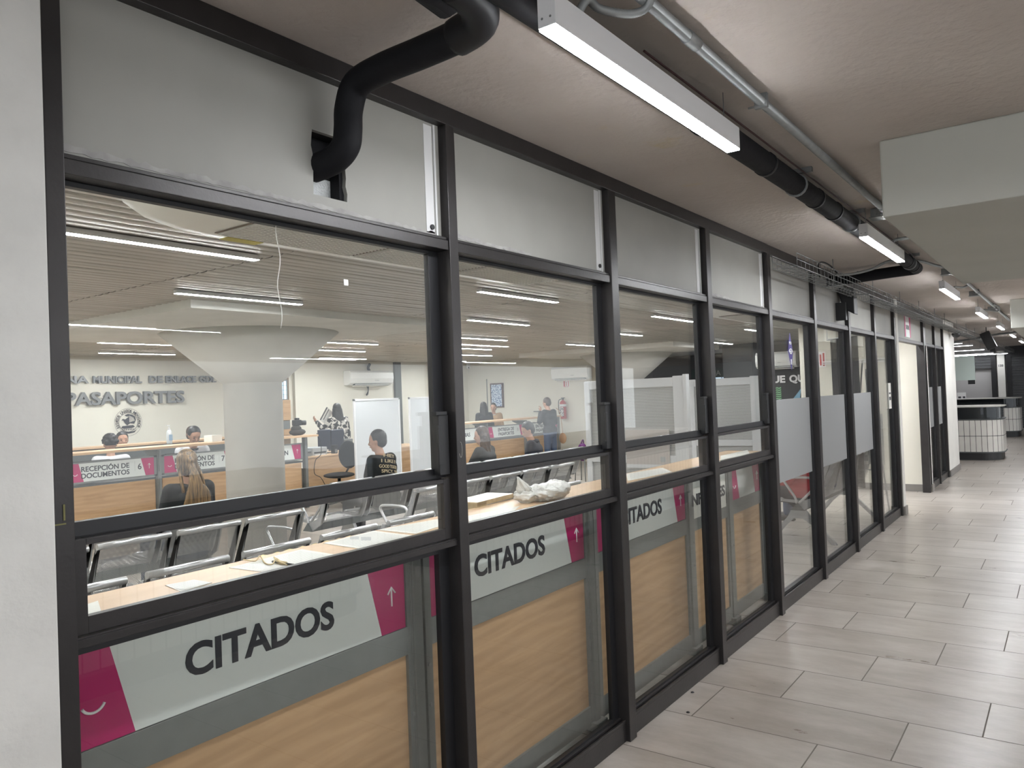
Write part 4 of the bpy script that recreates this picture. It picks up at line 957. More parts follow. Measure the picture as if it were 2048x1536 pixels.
# hall windows beyond
for k, (y0, y1) in enumerate(((4.3, 5.0), (5.15, 5.9), (6.05, 6.9))):
    w = thing('window_%d' % (14+k), 'tall blue daylight window in the dark hall', None, (20.95, (y0+y1)/2, 1.55), kind='structure'); h = (y1-y0)/2
    MB().box(0, .01, -h, h, -.45, .42).build('daylight_pane', M_blue_win, w)
    bm = MB()
    for i in range(5): bm.box(-.02, -.005, -h+2*h*i/4-.01, -h+2*h*i/4+.01, -.45, .42)
    for i in range(4): bm.box(-.02, -.005, -h, h, -.45+.29*i-.01, -.45+.29*i+.01)
    bm.build('glazing_bars', M_grey_dk, w)
t = thing('stair_rail', 'pale handrails of a stair in the dark hall', 'handrail', (19.5, 5.0, .9))
bm = MB()
for k in range(3): bm.cyl((0, .9, -.3+.22*k), (0, -.5, .35+.22*k), .02, n=8)
bm.cyl((0, -.5, -.9), (0, -.5, .85), .02, n=8).cyl((0, .9, -.9), (0, .9, .2), .02, n=8); bm.build('rails', M_white, t)
t = thing('grey_hanging_sign', 'dark green hanging sign in the hall beyond the office', 'sign', (17.5, 5.1, 1.86)); MB().box(-.01, .01, -.6, .6, 0, .22).build('plate', pbr('sign_green', (.01, .04, .035), .5), t); text('lettering', 'AGUA', .17, (-.013, .35, .05), M_ltgrey, t, rot=(PI/2, 0, -PI/2), bold=.02); MB().cyl((0, -.4, .22), (0, -.4, .70), .006, n=6).cyl((0, .4, .22), (0, .4, .70), .006, n=6).build('drop_rod', M_black, t)
t = thing('green_bin', 'small lime green bin near the charcoal wall', 'bin', tuple(at('y', .95, 1527, 905))); MB().lathe([(.035, 0), (.045, .09), (.048, .095), (.03, .092)], n=18).build('bucket', pbr('lime', (.20, .45, .02), .5), t); MB().box(-.06, .06, -.06, .06, -.06, 0).build('shelf_block', M_grey_dk, t)

# ---------------------------------------------------------------- translucent standing screens behind the worktop
M_louv = mat_stripes('ribbed_translucent', 'z', .012, .42, (.66, .66, .65), (.36, .35, .34), alpha=.86, rough=.3)
def screen(label, x, y0, y1):
    t = thing('standing_screen', label, 'screen', (x, (y0+y1)/2, 0)); h = (y1-y0)/2
    MB().box(-.02, .02, -h, -h+.085, .0, 1.70).box(-.03, .03, -h-.03, -h-.001, 0, 1.71).build('near_post', M_lampbody, t, .003)
    MB().box(-.02, .02, h-.05, h, 0, 1.69).box(-.02, .02, -h+.085, h-.05, 1.62, 1.69).box(-.02, .02, -h+.085, h-.05, 1.03, 1.09).box(-.02, .02, -h+.085, h-.05, .06, .12).build('frame', M_lampbody, t, .003)
    MB().box(-.006, .006, -h+.085, h-.05, 1.09, 1.62).build('ribbed_sheet', M_louv, t)
    MB().box(-.004, .004, -h+.085, h-.05, .12, 1.03).build('lower_sheet', M_louv, t)
    MB().box(-.20, .20, -h-.02, -h+.02, 0, .03).box(-.20, .20, h-.04, h, 0, .03).build('foot', M_lampbody, t, .003)
    return t
s1 = screen('white framed ribbed translucent screen seen through the third bay', 5.5, .70, 1.57)
screen('white framed ribbed translucent screen seen through the fourth bay', 7.3, .72, 1.42)
t = thing('leaning_board', 'pale board leaning against the first translucent screen', 'board', (5.485, 1.015, 1.02)); MB().box(-.012, .0, -.185, .185, 0, .27).build('panel', pbr('pale_pink_board', (.55, .50, .47), .6), t); MB().box(-.014, -.012, -.15, -.11, .02, .06).build('hand_mark', M_ltgrey, t); MB().box(-.012, .012, -.185, .185, -.03, 0).build('ledge', M_lampbody, t)

# ---------------------------------------------------------------- ceiling unit near the glazing
def ceiling_unit(label, x0, x1, sticker):
    t = thing('ceiling_air_conditioner', label, 'air conditioner', (x0, .80, OC))
    L = x1-x0
    prof0 = [(-.42, 0), (-.42, -.08), (-.36, -.18), (-.2, -.215), (.28, -.215), (.37, -.20), (.41, -.14), (.42, 0)]
    bm = MB(); rings = []
    for (x, k) in ((0, .10), (.03, .50), (.09, .72), (.19, .88), (.32, .97), (.45, 1), (L-.2, 1), (L-.05, .85), (L, .3)):
        rings.append([bm.bm.verts.new((x, .42-(.42-p[0])*1.0 if p[0] < 0 else p[0]*(.35+.65*k), p[1]*k)) for p in prof0])
    for a, b in zip(rings, rings[1:]):
        for i in range(len(prof0)-1): bm.bm.faces.new((a[i], a[i+1], b[i+1], b[i])).smooth = True
    bm.bm.faces.new(rings[0]); bm.bm.faces.new(rings[-1][::-1])
    bm.build('housing', M_acw, t)
    bm = MB()
    for i in range(3):
        xa = .42+i*(L-.55)/3
        for j in range(18): bm.box(xa+.01, xa+(L-.55)/3-.03, -.16+.022*j, -.154+.022*j, -.228, -.215)
        for j in range(int(((L-.55)/3-.04)/.03)): bm.box(xa+.01+.03*j, xa+.014+.03*j, -.16, .23, -.226, -.214)
    bm.build('intake_grille', M_acw, t)
    MB().box(.42, L-.15, -.17, .24, -.2185, -.2155).build('grille_shadow_plate', pbr('grille_shade_brown', (.16, .13, .11), .8), t)  # brown plate painting the shade behind the intake bars
    if sticker:
        s = thing('spec_sticker_mount', None, None); bpy.data.objects.remove(s)
        rot = Matrix.Rotation(R(-8), 4, 'Y')
        MB().box(-.0, .11, -.10, .03, -.002, 0).build('spec_sticker', M_paper_txt, t, loc=(.30, -.02, -.2085))
        bm = MB()
        for k in range(9): bm.box(.008, .034, -.09+.012*k, -.09+.012*k+.004+.003*(k % 3), -.003, -.0021)
        bm.build('bar_marks', M_ink, t, loc=(.30, -.02, -.2085))
        MB().box(.0, .17, .27, .33, -.0025, 0).build('energy_label', pbr('label_yellow', (.55, .48, .12), .6), t, loc=(.50, 0, -.2158))
    return t
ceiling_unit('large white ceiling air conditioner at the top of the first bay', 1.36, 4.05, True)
ceiling_unit('second white ceiling air conditioner at the top of the fourth and fifth bays', 6.75, 9.6, False)

# ---------------------------------------------------------------- exit area: signs, curtain, easel, notices
t = thing('exit_sign', 'white and magenta SALIDA sheet on the panel over the exit', 'sign', (11.2, .034, 2.17))
MB().box(-.22, .22, -.004, 0, 0, .27).build('plate', M_sign, t)
MB().prism([(-.22, 0), (-.13, 0), (-.17, .27), (-.22, .27)], 'y', -.0055, -.004).prism([(.17, 0), (.22, 0), (.22, .27), (.12, .27)], 'y', -.0055, -.004).build('magenta_band', M_mag, t)
text('lettering', 'SALIDA', .082, (-.125, -.006, .10), M_ink_soft, t, bold=.02, sx=.9)
t = thing('fire_sign', 'red extinguisher sign on the cream cross wall, seen through the sixth bay', 'sign', (12.425, 1.47, 1.86)); MB().box(-.004, .0, -.10, .10, 0, .24).build('plate', M_white, t)
MB().box(-.0055, -.004, -.085, -.06, .02, .22).box(-.0055, -.004, -.04, -.015, .03, .20).box(-.0055, -.004, .0, .08, .15, .20).box(-.0055, -.004, .03, .05, .03, .15).build('pictogram', M_red, t)
t = thing('wall_trunking', 'two white cable covers along the cream cross wall', 'trunking', (12.42, 1.0, 1.90)); MB().box(-.015, 0, -.6, .42, 0, .018).box(-.015, 0, -.6, .42, .03, .048).build('cover', M_white, t)
bm = MB(); n = 60
V0 = []; V1 = []
for i in range(n+1):
    xx = 9.35+1.0*i/n*.55; yy = .26+.42*i/n+.022*math.sin(i*1.15)
    V0.append(bm.bm.verts.new((xx+.06*math.sin(i*.4)*0, yy, 2.13))); V1.append(bm.bm.verts.new((xx+.05, yy, .40)))
for i in range(n): bm.bm.faces.new((V0[i], V0[i+1], V1[i+1], V1[i])).smooth = True
o = bm.build('curtain', pbr('charcoal_curtain', (.06, .058, .058), .85)); o.modifiers.new('s', 'SOLIDIFY').thickness = .004; tag(center(o), 'charcoal curtain hanging behind the seventh bay', 'curtain')
o = MB().cyl((9.28, .2, 2.14), (9.98, .74, 2.14), .012, n=10).cyl((9.28, .2, 2.14), (9.28, .2, 2.5), .006, n=6).cyl((9.98, .74, 2.14), (9.98, .74, 2.5), .006, n=6).build('curtain_rod', M_steel); tag(center(o), 'thin rod carrying the charcoal curtain', 'rod')
t = thing('display_easel', 'silver easel with printed notice boards behind the eighth bay', 'easel', (9.98, .32, 0))
MB().cap((0, -.20, 0), (0, -.03, 1.82), .010).cap((0, .24, 0), (0, .03, 1.82), .010).cap((.35, .02, 0), (.02, 0, 1.75), .010).cap((0, -.15, .55), (0, .18, .55), .008).cap((0, -.13, 1.1), (0, .12, 1.1), .008).build('legs', M_steel, t)
MB().box(-.035, -.02, -.17, .10, .62, 1.22).build('notice_board', M_paper, t)
bm = MB()
for k in range(5): bm.box(-.038, -.035, .01, .06, .66+.11*k, .73+.11*k)
bm.box(-.038, -.035, -.12, -.05, 1.1, 1.17).build('printed_icons', M_ink, t)
t = thing('notice_sheet', 'small printed notice fixed high on the glass door of the eighth bay', 'notice', (9.90, .050, 1.28)); MB().box(-.075, .075, -.001, .001, 0, .30).build('sheet', M_paper, t); MB().box(-.05, .05, -.002, -.001, .17, .19).box(-.05, .05, -.002, -.001, .10, .14).build('print', M_ink, t)
# marks on the glass and floor
t = thing('glass_drip', 'thin dried white drip on the inside of the first bay glass', 'drip', (1.335, .0625, 1.80)); MB().tube([(.006*math.sin(i*.9), 0, .022*i) for i in range(14)], .0011, 5).build('drip_line', M_paper, t)
c = at('y', .063, 692, 565); t = thing('glass_sticker', 'tiny white square sticker high on the first bay glass', 'sticker', (c.x, .0628, c.z)); MB().box(-.008, .008, -.0008, .0008, -.009, .009).build('square', M_white, t)
for (u, v, w_) in ((1385, 1385, 'nearer the third bay rail'), (1376, 1425, 'closer to the camera')):
    c = at('z', 0, u, v); t = thing('floor_bolt', 'small black bolt head in the floor ' + w_, 'bolt', (c.x, c.y, 0), group='bolt heads in the floor'); MB().lathe([(.009, 0), (.009, .002), (.005, .005)], n=14).build('head', M_black, t)
# window sticker on bay 5
c = at('y', .055, 1581, 703)
t = thing('window_sticker', 'purple diamond sticker with white arcs inside the fifth bay', 'sticker', (c.x, .0555, c.z))
MB().prism([(0, .145), (.062, 0), (.01, -.145), (-.055, 0)], 'y', -.001, .001).build('diamond', pbr('violet', (.05, .03, .22), .4), t)
bm = MB()
for r_ in (.018, .034, .050): bm.tube([(r_*math.cos(a), -.002, -.03+r_*math.sin(a)) for a in [R(35)+R(110)*i/8 for i in range(9)]], .0045, 6)
bm.tube([(0, -.002, -.10), (0, -.002, -.06)], .005, 6); bm.build('white_arcs', M_white, t)
text('lettering', 'RED', .03, (-.028, -.0015, .055), M_white, t, bold=.01)

# ---------------------------------------------------------------- far end of the passage
t = thing('dome_camera', 'beige and black dome camera on the white wall end', 'camera', tuple(at('y', -.06, 1905, 668)))
MB().ell((0, 0, .06), (.13, .07, .05)).box(-.1, .1, .0, .12, .03, .09).build('mount', pbr('beige_plastic', (.40, .36, .32), .5), t, .01); MB().ell((.05, -.05, .0), (.10, .07, .07)).build('dome', M_black, t)
t = thing('wall_speaker', 'black loudspeaker hanging among the trays at the far end', 'speaker', tuple(at('x', 17.5, 1977, 681))); M_ = Matrix.Rotation(R(-22), 4, 'X')
MB().box(-.10, .10, -.085, .085, -.17, .17, M_).build('cabinet', M_black, t, .01); MB().cyl((0, .03, .13), (0, .03, .45), .008, n=6).build('bracket', M_black, t)
t = thing('wall_speaker', 'black loudspeaker bracketed on the sixth bay panel under the tray', 'speaker', (7.55, -.05, 2.30))
MB().box(-.12, -.06, .0, .085, -.13, .03).build('bracket', M_black, t); MB().prism([(-.06, -.08), (.04, -.02), (.08, .17), (-.06, .17)], 'x', -.05, .09).build('cabinet', M_black, t, .008)
def kiosk(label, x0, x1, y0, y1, r=.28, corners=(1, 1, 0, 0), n=9):
    """tiled island counter; x0..x1, y0..y1 outline with rounded corners (order: x0y0, x1y0, x1y1, x0y1)"""
    t = thing('tiled_kiosk', label, 'kiosk', ((x0+x1)/2, (y0+y1)/2, 0), group='tiled kiosks'); C = Vector(t.location)
    def outline(off):
        P = []
        cs = [(x0, y0, 1, 1, PI, 1.5*PI), (x1, y0, -1, 1, 1.5*PI, 2*PI), (x1, y1, -1, -1, 0, .5*PI), (x0, y1, 1, -1, .5*PI, PI)]
        for k, (cx, cy_, sx, sy, a0, a1) in enumerate(cs):
            rr = r if corners[k] else .02
            P += [(c[0]-C.x, c[1]-C.y) for c in arc((cx+sx*rr, cy_+sy*rr), rr+off, a0, a1, 10 if corners[k] else 2)]
        return P
    MB().prism(outline(-.03), 'z', 0, .15).build('plinth', M_black, t)
    MB().prism(outline(0), 'z', .15, .785).build('body_core', M_grout, t)
    MB().prism(outline(.02), 'z', .145, .16).prism(outline(.02), 'z', .785, .80).build('edge_trim', M_grey_dk, t)
    # tiles laid around the outline
    P = outline(.006); P.append(P[0]); seg = []; bm = MB()
    tot = 0; cum = [0]
    for a, b in zip(P, P[1:]): tot += math.dist(a, b); cum.append(tot)
    def pos(s):
        s %= tot
        for i in range(len(cum)-1):
            if cum[i+1] >= s:
                f = (s-cum[i])/max(1e-9, cum[i+1]-cum[i]); return (P[i][0]+(P[i+1][0]-P[i][0])*f, P[i][1]+(P[i+1][1]-P[i][1])*f)
    nt_ = int(tot/.096); stp = tot/nt_
    for i in range(nt_):
        a = pos(i*stp+.004); b = pos((i+1)*stp-.004)
        for (z0, z1) in ((.165, .468), (.478, .780)):
            bm.quad((a[0], a[1], z0), (b[0], b[1], z0), (b[0], b[1], z1), (a[0], a[1], z1))
    bm.build('tile_cladding', M_tile_w, t)
    MB().prism(outline(-.10), 'z', .80, 1.03).build('inner_case', pbr('case_black', (.02, .022, .026), .25), t)
    g = outline(-.02); bm = MB(); g.append(g[0])
    for a, b in zip(g, g[1:]): bm.quad((a[0], a[1], .80), (b[0], b[1], .80), (b[0], b[1], 1.03), (a[0], a[1], 1.03))
    bm.build('display_glass', M_glass_d, t)
    MB().prism(outline(.03), 'z', 1.035, 1.05).build('top_slab', pbr('kiosk_top', (.45, .44, .41), .4), t)
    return t
kiosk('nearer white tiled kiosk at the end of the passage', 17.5, 18.7, -.56, 1.9, .35, (1, 1, 0, 1))
kiosk('farther white tiled kiosk beyond the first one', 24.5, 25.8, -.52, 2.2, .35, (1, 1, 0, 1))
kiosk('white tiled kiosk across the corridor from the first bays', -1.0, 4.2, -4.0, -2.62, .3, (0, 0, 1, 1))
kiosk('white tiled kiosk across the corridor from the fourth bay', 5.4, 10.5, -4.0, -2.62, .3, (0, 0, 1, 1))
# rear wall
struct(MB().box(29, 29.2, -13, 8, 0, ZC).build('wall_rear', pbr('rear_grey', (.36, .35, .345), .7)))
t = thing('roller_shutter', 'dark grey roller shutter at the far end', 'shutter', (28.9, -1.6, 0))
bm = MB()
for k in range(30): bm.prism([(-.02, .075*k), (.02, .075*k+.012), (.02, .075*k+.06), (-.02, .075*k+.075)], 'y', -1.5, 1.42) if False else bm.box(-.03+(.012 if k % 2 else 0), .03, -1.5, 1.45, .075*k, .075*k+.070)
bm.build('slats', M_shutter, t); MB().box(-.06, .06, -1.6, 1.6, 2.25, 2.58).box(-.05, .05, 1.45, 1.58, 0, 2.25).build('housing', M_frame_dk, t)
t = thing('roller_shutter', 'shutter header with slats above the grey opening, far end', 'shutter', (28.9, 1.5, 1.92)); bm = MB()
for k in range(5): bm.box(-.03, .03, -1.1, 1.0, .09*k, .09*k+.082)
bm.build('slats', M_shutter, t); MB().box(-.04, .04, -1.24, -1.10, -1.92, .65).build('guide', M_frame_dk, t)
t = thing('numbered_pillar', 'narrow white pillar marked 138 between the shutters', 'pillar', (28.85, .12, 0)); MB().box(-.1, .1, -.10, .10, 0, 2.45).build('shaft', M_wall, t); text('number', '138', .10, (-.103, .085, 1.95), M_ink, t, rot=(PI/2, 0, -PI/2), bold=.02)
t = thing('glass_board', 'pale green glass board hanging over the kiosks', 'board', (19.5, 0, 1.57)); MB().box(-.01, .01, .02, 1.6, 0, .52).build('sheet', pbr('pale_green_glass', (.52, .60, .56), .25), t); MB().cyl((0, .1, .52), (0, .1, 1.0), .004, n=6).cyl((0, 1.0, .52), (0, 1.0, 1.0), .004, n=6).build('wires', M_galv, t); MB().box(-.02, .02, .03, .16, -.09, 0).build('small_screen', M_black, t)
for k, (x, y0, y1) in enumerate(((20.5, .33, 1.6), (21.6, .22, 1.8), (24.6, .22, 2.1), (28.0, .25, 2.0), (30 - 1.6, -.1, 1.5))):
    t = thing('far_lamp', 'long white tube over the far kiosks, %s from the front' % ordn[k], 'lamp', (x, (y0+y1)/2, 2.42-.02*k), group='long tubes over the far kiosks'); h = (y1-y0)/2
    MB().box(-.035, .035, -h, h, .006, .05).build('lamp_body', M_lampbody, t); MB().box(-.033, .033, -h+.01, h-.01, 0, .0065).build('diffuser', M_led_f, t); [MB().cyl((0, q, .05), (0, q, ZC-t.location.z), .004, n=6).build('wire', M_galv, t) for q in (-h+.1, h-.1)]
p = at('x', 24.6, 1922, 772)
t = thing('number_card', 'small white card with red and black marks on the farther kiosk', 'sign', (24.7, p.y, 1.05)); MB().box(-.005, .005, -.1, .12, 0, .18).build('card', M_white, t); MB().box(-.007, -.005, -.08, -.02, .02, .07).box(-.007, -.005, .02, .09, .02, .07).build('marks', M_ink, t)

# ---------------------------------------------------------------- people
M_skin = pbr('skin', (.52, .30, .21), .5)
M_skin2 = pbr('skin_tan', (.42, .23, .15), .5)
M_eye = pbr('eye_dark', (.03, .02, .02), .3)
M_lips = pbr('lips', (.38, .12, .10), .5)
def remesh(o, vox, smooth=3):
    r = o.modifiers.new('remesh', 'REMESH'); r.mode = 'VOXEL'; r.voxel_size = vox; r.use_smooth_shade = True
    s = o.modifiers.new('smooth', 'SMOOTH'); s.factor = .5; s.iterations = smooth
    return o
def hand(bm, w, d, up, s=1.0, curl=.6, side=1):
    """palm and five fingers at wrist w pointing along d; up = back of the hand"""
    d = d.normalized(); up = (up-d*up.dot(d)).normalized(); sd = d.cross(up)*side
    palm = w + d*.045*s
    q = Matrix((d, sd, up)).transposed()
    bm.ell(palm, (.047*s, .040*s, .015*s), 12, q)
    for k, (off, ln) in enumerate(((-.028, .068), (-.010, .078), (.009, .073), (.027, .058))):
        a = w + d*.082*s + sd*off*s
        b = a + (d*math.cos(curl*.5)-up*math.sin(curl*.5))*ln*.45*s
        c = b + (d*math.cos(curl*1.4)-up*math.sin(curl*1.4))*ln*.32*s
        e = c + (d*math.cos(curl*2.2)-up*math.sin(curl*2.2))*ln*.25*s
        bm.cap(a, b, .0092*s, .0086*s, 8); bm.cap(b, c, .0086*s, .008*s, 8); bm.cap(c, e, .008*s, .007*s, 8)
    a = w + d*.022*s - sd*.030*s; b = a + (d*.7-sd*.7-up*.15)*.034*s; c = b + (d*.9-sd*.15-up*.4)*.030*s
    bm.cap(a, b, .0115*s, .0098*s, 8); bm.cap(b, c, .0098*s, .008*s, 8)
def person(label, loc, rz, pose='sit', k=1.0, lean=.05, head=(0, 0), arms=None, skin=None, top=None, bottom=None, hair=None, hairm=None, shoes=None, sleeve='long', vox=.010, collar=None):
    """faces local +x; head = (turn, nod)"""
    skin = skin or M_skin
    t = thing('person', label, 'person', loc, rz)
    V = Vector
    hz = .49*k if pose == 'sit' else .90*k
    hip = V((0, 0, hz)); tl = .46*k
    up = V((math.sin(lean), 0, math.cos(lean)))
    chest = hip + up*tl*.72; neck0 = hip + up*tl*1.02
    shz = hip + up*tl*.93
    sw = .165*k
    hd = neck0 + V((.025, 0, .0)) + V((math.sin(lean*.6+head[1]*.35), 0, math.cos(lean*.6+head[1]*.35)))*.165*k
    Q = Matrix.Rotation(head[0], 3, 'Z') @ Matrix.Rotation(head[1], 3, 'Y')
    def H(x, y, z): return hd + Q @ V((x*k, y*k, z*k))
    bm = MB()
    bm.ell(H(0, 0, .018), (.092*k, .074*k, .100*k), 20, Q); bm.ell(H(.022, 0, -.045), (.066*k, .058*k, .070*k), 16, Q)
    bm.cap(H(.088, 0, .010), H(.104, 0, -.022), .008*k, .0125*k, 8); bm.ell(H(.06, 0, -.088), (.024*k, .026*k, .018*k), 10, Q)
    bm.ell(H(.086, 0, -.052), (.012*k, .022*k, .010*k), 8, Q)
    for s in (1, -1): bm.ell(H(-.004, s*.075, -.004), (.016*k, .009*k, .027*k), 10, Q); bm.ell(H(.066, s*.034, -.022), (.022*k, .020*k, .018*k), 8, Q)
    bm.cap(neck0-up*.03, hd-V((0, 0, .06*k)), .054*k, .050*k, 14)
    bm.cap(hip+V((0, .055*k, 0)), hip+V((0, -.055*k, 0)), .115*k, None, 14); bm.cap(hip, hip+up*tl*.42, .118*k, .112*k, 14)
    bm.cap(hip+up*tl*.45+V((0, .05*k, 0)), hip+up*tl*.45-V((0, .05*k, 0)), .10*k, None, 12); bm.cap(chest+V((0, .07*k, 0)), chest-V((0, .07*k, 0)), .108*k, None, 14); bm.cap(chest, neck0-up*.02, .10*k, .055*k, 12)
    A = []
    for s in (1, -1):
        sh = shz + V((0, s*sw, 0))
        if arms and arms.get(s):
            el = sh + V(arms[s][0])*k; wr = el + V(arms[s][1])*k; bk = V(arms[s][2]) if len(arms[s]) > 2 else V((0, 0, 1)); cu = arms[s][3] if len(arms[s]) > 3 else .6
        elif pose == 'sit': el = sh + V((.05, s*.05, -.27))*k; wr = el + V((.21, -s*.06, -.03))*k; bk = V((0, 0, 1)); cu = .5
        else: el = sh + V((-.01, s*.05, -.29))*k; wr = el + V((.05, s*.01, -.24))*k; bk = V((0, s, 0)); cu = .5
        A.append((s, sh, el, wr, bk, cu))
        bm.cap(neck0-up*.05, sh, .06*k, .055*k, 10); bm.cap(sh, el, .052*k, .040*k, 12); bm.cap(el, wr, .039*k, .026*k, 12)
        hand(bm, wr, (wr-el), bk, k, cu, s)
    Lg = []
    for s in (1, -1):
        h0 = hip + V((0, s*.085*k, -.01))
        if pose == 'sit': kn = h0 + V((.43*k, s*.03, .01)); an = kn + V((.02*k, 0, -(kn.z-.075)))
        else: kn = h0 + V((.02*k*s, s*.01, -.42*k)); an = V((kn.x-.02*k, kn.y, .08))
        Lg.append((s, h0, kn, an))
        bm.cap(h0, kn, .082*k, .054*k, 14); bm.cap(kn, an, .052*k, .036*k, 12); bm.cap(an+V((-.03, 0, -.035)), an+V((.13*k, 0, -.045)), .034*k, .028*k, 10)
    remesh(bm.build('body', skin, t), vox, 2)
    # eyes, brows, mouth
    bm = MB()
    for s in (1, -1): bm.ell(H(.081, s*.031, .008), (.007*k, .012*k, .007*k), 10, Q)
    bm.build('eyes', M_eye, t)
    bm = MB()
    for s in (1, -1): bm.cap(H(.086, s*.018, .028), H(.080, s*.044, .030), .0035*k, None, 6)
    bm.build('eyebrows', hairm or M_eye, t)
    MB().cap(H(.0925, .016, -.053), H(.0925, -.016, -.053), .0045*k, None, 6).build('mouth', M_lips, t)
    # clothing
    bm = MB(); c = .014
    bm.cap(hip+V((0, .06*k, .02)), hip+V((0, -.06*k, .02)), .118*k+c, None, 14); bm.cap(hip+up*.02, hip+up*tl*.45, .122*k+c, .115*k+c, 14)
    bm.cap(hip+up*tl*.45+V((0, .055*k, 0)), hip+up*tl*.45-V((0, .055*k, 0)), .104*k+c, None, 14)
    bm.cap(chest+V((0, .075*k, 0)), chest-V((0, .075*k, 0)), .108*k+c, None, 14); bm.cap(chest, neck0-up*.045, .10*k+c, .070*k, 12)
    for (s, sh, el, wr, bk, cu) in A:
        bm.cap(neck0-up*.06, sh, .062*k+c*.7, .057*k+c, 12)
        if sleeve == 'long': bm.cap(sh, el, .055*k+c, .044*k+c, 12); bm.cap(el, el.lerp(wr, .9), .044*k+c, .031*k+c*.8, 12)
        else: bm.cap(sh, sh.lerp(el, .62), .056*k+c, .050*k+c, 12)
    remesh(bm.build('top_garment', top or M_black, t), .013, 3)
    if collar:
        ring = [neck0-up*.012+V((.068*k*math.cos(a), .072*k*math.sin(a), -.015*math.cos(a))) for a in [2*PI*i/16 for i in range(17)]]
        MB().tube(ring, .014*k if collar[1] == 'band' else .030*k, 8, caps=False).build('collar', collar[0], t)
    bm = MB(); c = .012
    bm.cap(hip+V((0, .05*k, -.03)), hip+V((0, -.05*k, -.03)), .118*k+c, None, 14)
    for (s, h0, kn, an) in Lg: bm.cap(h0, kn, .086*k+c, .060*k+c, 14); bm.cap(kn, an+V((0, 0, .03)), .056*k+c, .044*k+c, 12)
    remesh(bm.build('trousers', bottom or pbr('jeans', (.05, .075, .13), .8), t), .014, 3)
    for (s, h0, kn, an) in Lg:
        bm = MB(); bm.cap(an+V((-.02, 0, 0)), an+V((-.03, 0, -.035)), .046*k, .044*k, 12); bm.cap(an+V((-.03, 0, -.036)), an+V((.15*k, 0, -.046)), .043*k, .034*k, 12)
        bm.box(an.x-.075*k, an.x+.185*k, an.y-.043*k, an.y+.043*k, 0, .018)
        bm.build('shoe', shoes or M_black, t)
    # hair
    hm = hairm or pbr('hair_black', (.012, .010, .010), .45, bump=.5, bscale=60)
    bm = MB(); rr = random.Random(len(label))
    bm.ell(H(-.018, 0, .042), (.096*k, .084*k, .094*k), 22, Q)
    if hair in ('short',): bm.ell(H(-.040, 0, -.005), (.068*k, .078*k, .075*k), 18, Q)
    if hair == 'curly_short':
        for i in range(60):
            a = rr.uniform(0, 2*PI); e = rr.uniform(-.2, 1.5)
            bm.ell(H(-.02+.10*math.cos(a)*math.cos(e), .088*math.sin(a)*math.cos(e), .035+.10*math.sin(e)), (.022*k,)*3, 8)
    if hair in ('long', 'pony', 'curly_long', 'back', 'low'):
        bm.ell(H(-.045, 0, -.01), (.066*k, .082*k, .090*k), 18, Q)
    if hair == 'pony':
        kn_ = H(-.105, 0, .035); bm.ell(kn_, (.03*k, .028*k, .028*k), 10)
        for i in range(26):
            f = (i/25-.5); e = kn_ + V((-.045-.02*rr.random(), f*.26, -.40-.06*rr.random()-.05*math.cos(f*3)))
            mid = kn_ + V((-.055, f*.10, -.17)); P = smoothpath([kn_, mid, e], 6); bm.tube(P, .013*k, 6, rf=lambda j, n=len(P): .014*k*(1-.35*j/n))
        for i in range(10):
            s = -1 if i % 2 else 1; a = H(-.02, s*.078, .01); e = neck0 + V((-.09, s*(.08+.02*i/2), -.24-.02*i)); bm.tube(smoothpath([a, neck0+V((-.06, s*.10, .0)), e], 6), .014*k, 6)
        bm.ell(chest+V((-.112*k, -.01, -.0)), (.030, .12*k, .16*k), 14)
    if hair in ('long', 'low', 'curly_long'):
        ln = {'long': .30, 'low': .22, 'curly_long': .38}[hair]; wv = .010 if hair != 'curly_long' else .022
        for i in range(34):
            a = -PI*.5-1.35+2.7*i/33 if True else 0
            st = H(.085*math.sin(a)*.95, .083*math.cos(a+PI/2)*-1, .03) if False else H(-.085*math.cos(1.35*(i/16.5-1)), .084*math.sin(1.35*(i/16.5-1)), .02)
            f = (i/16.5-1)
            P = []
            for j in range(13):
                q = j/12; P.append(st + V((-.012*q-.03*math.cos(f*1.2)*q+wv*math.sin(q*22+i*1.7), f*(.035+.02*(hair == 'curly_long'))*q+wv*math.cos(q*20+i*2.3), -ln*q*(1-.12*abs(f)))))
            bm.tube(P, .015*k, 6, rf=lambda j: .016*k*(1-.3*j/13))
    if hair == 'back': bm.ell(H(-.10, 0, -.055), (.045*k, .045*k, .06*k), 12, Q)
    # the face stays free of hair
    for v in bm.bm.verts:
        q = Q.transposed() @ (v.co-hd)
        if q.x > .045*k and q.z < .065*k and q.z > -.14*k and abs(q.y) < .075*k: v.co = hd + Q @ V((.04*k, q.y, q.z))
    remesh(bm.build('hair', hm, t), .009 if hair != 'curly_long' else .010, 1)
    t['_hd'] = tuple(hd); del t['_hd']
    return t, hd, neck0, A

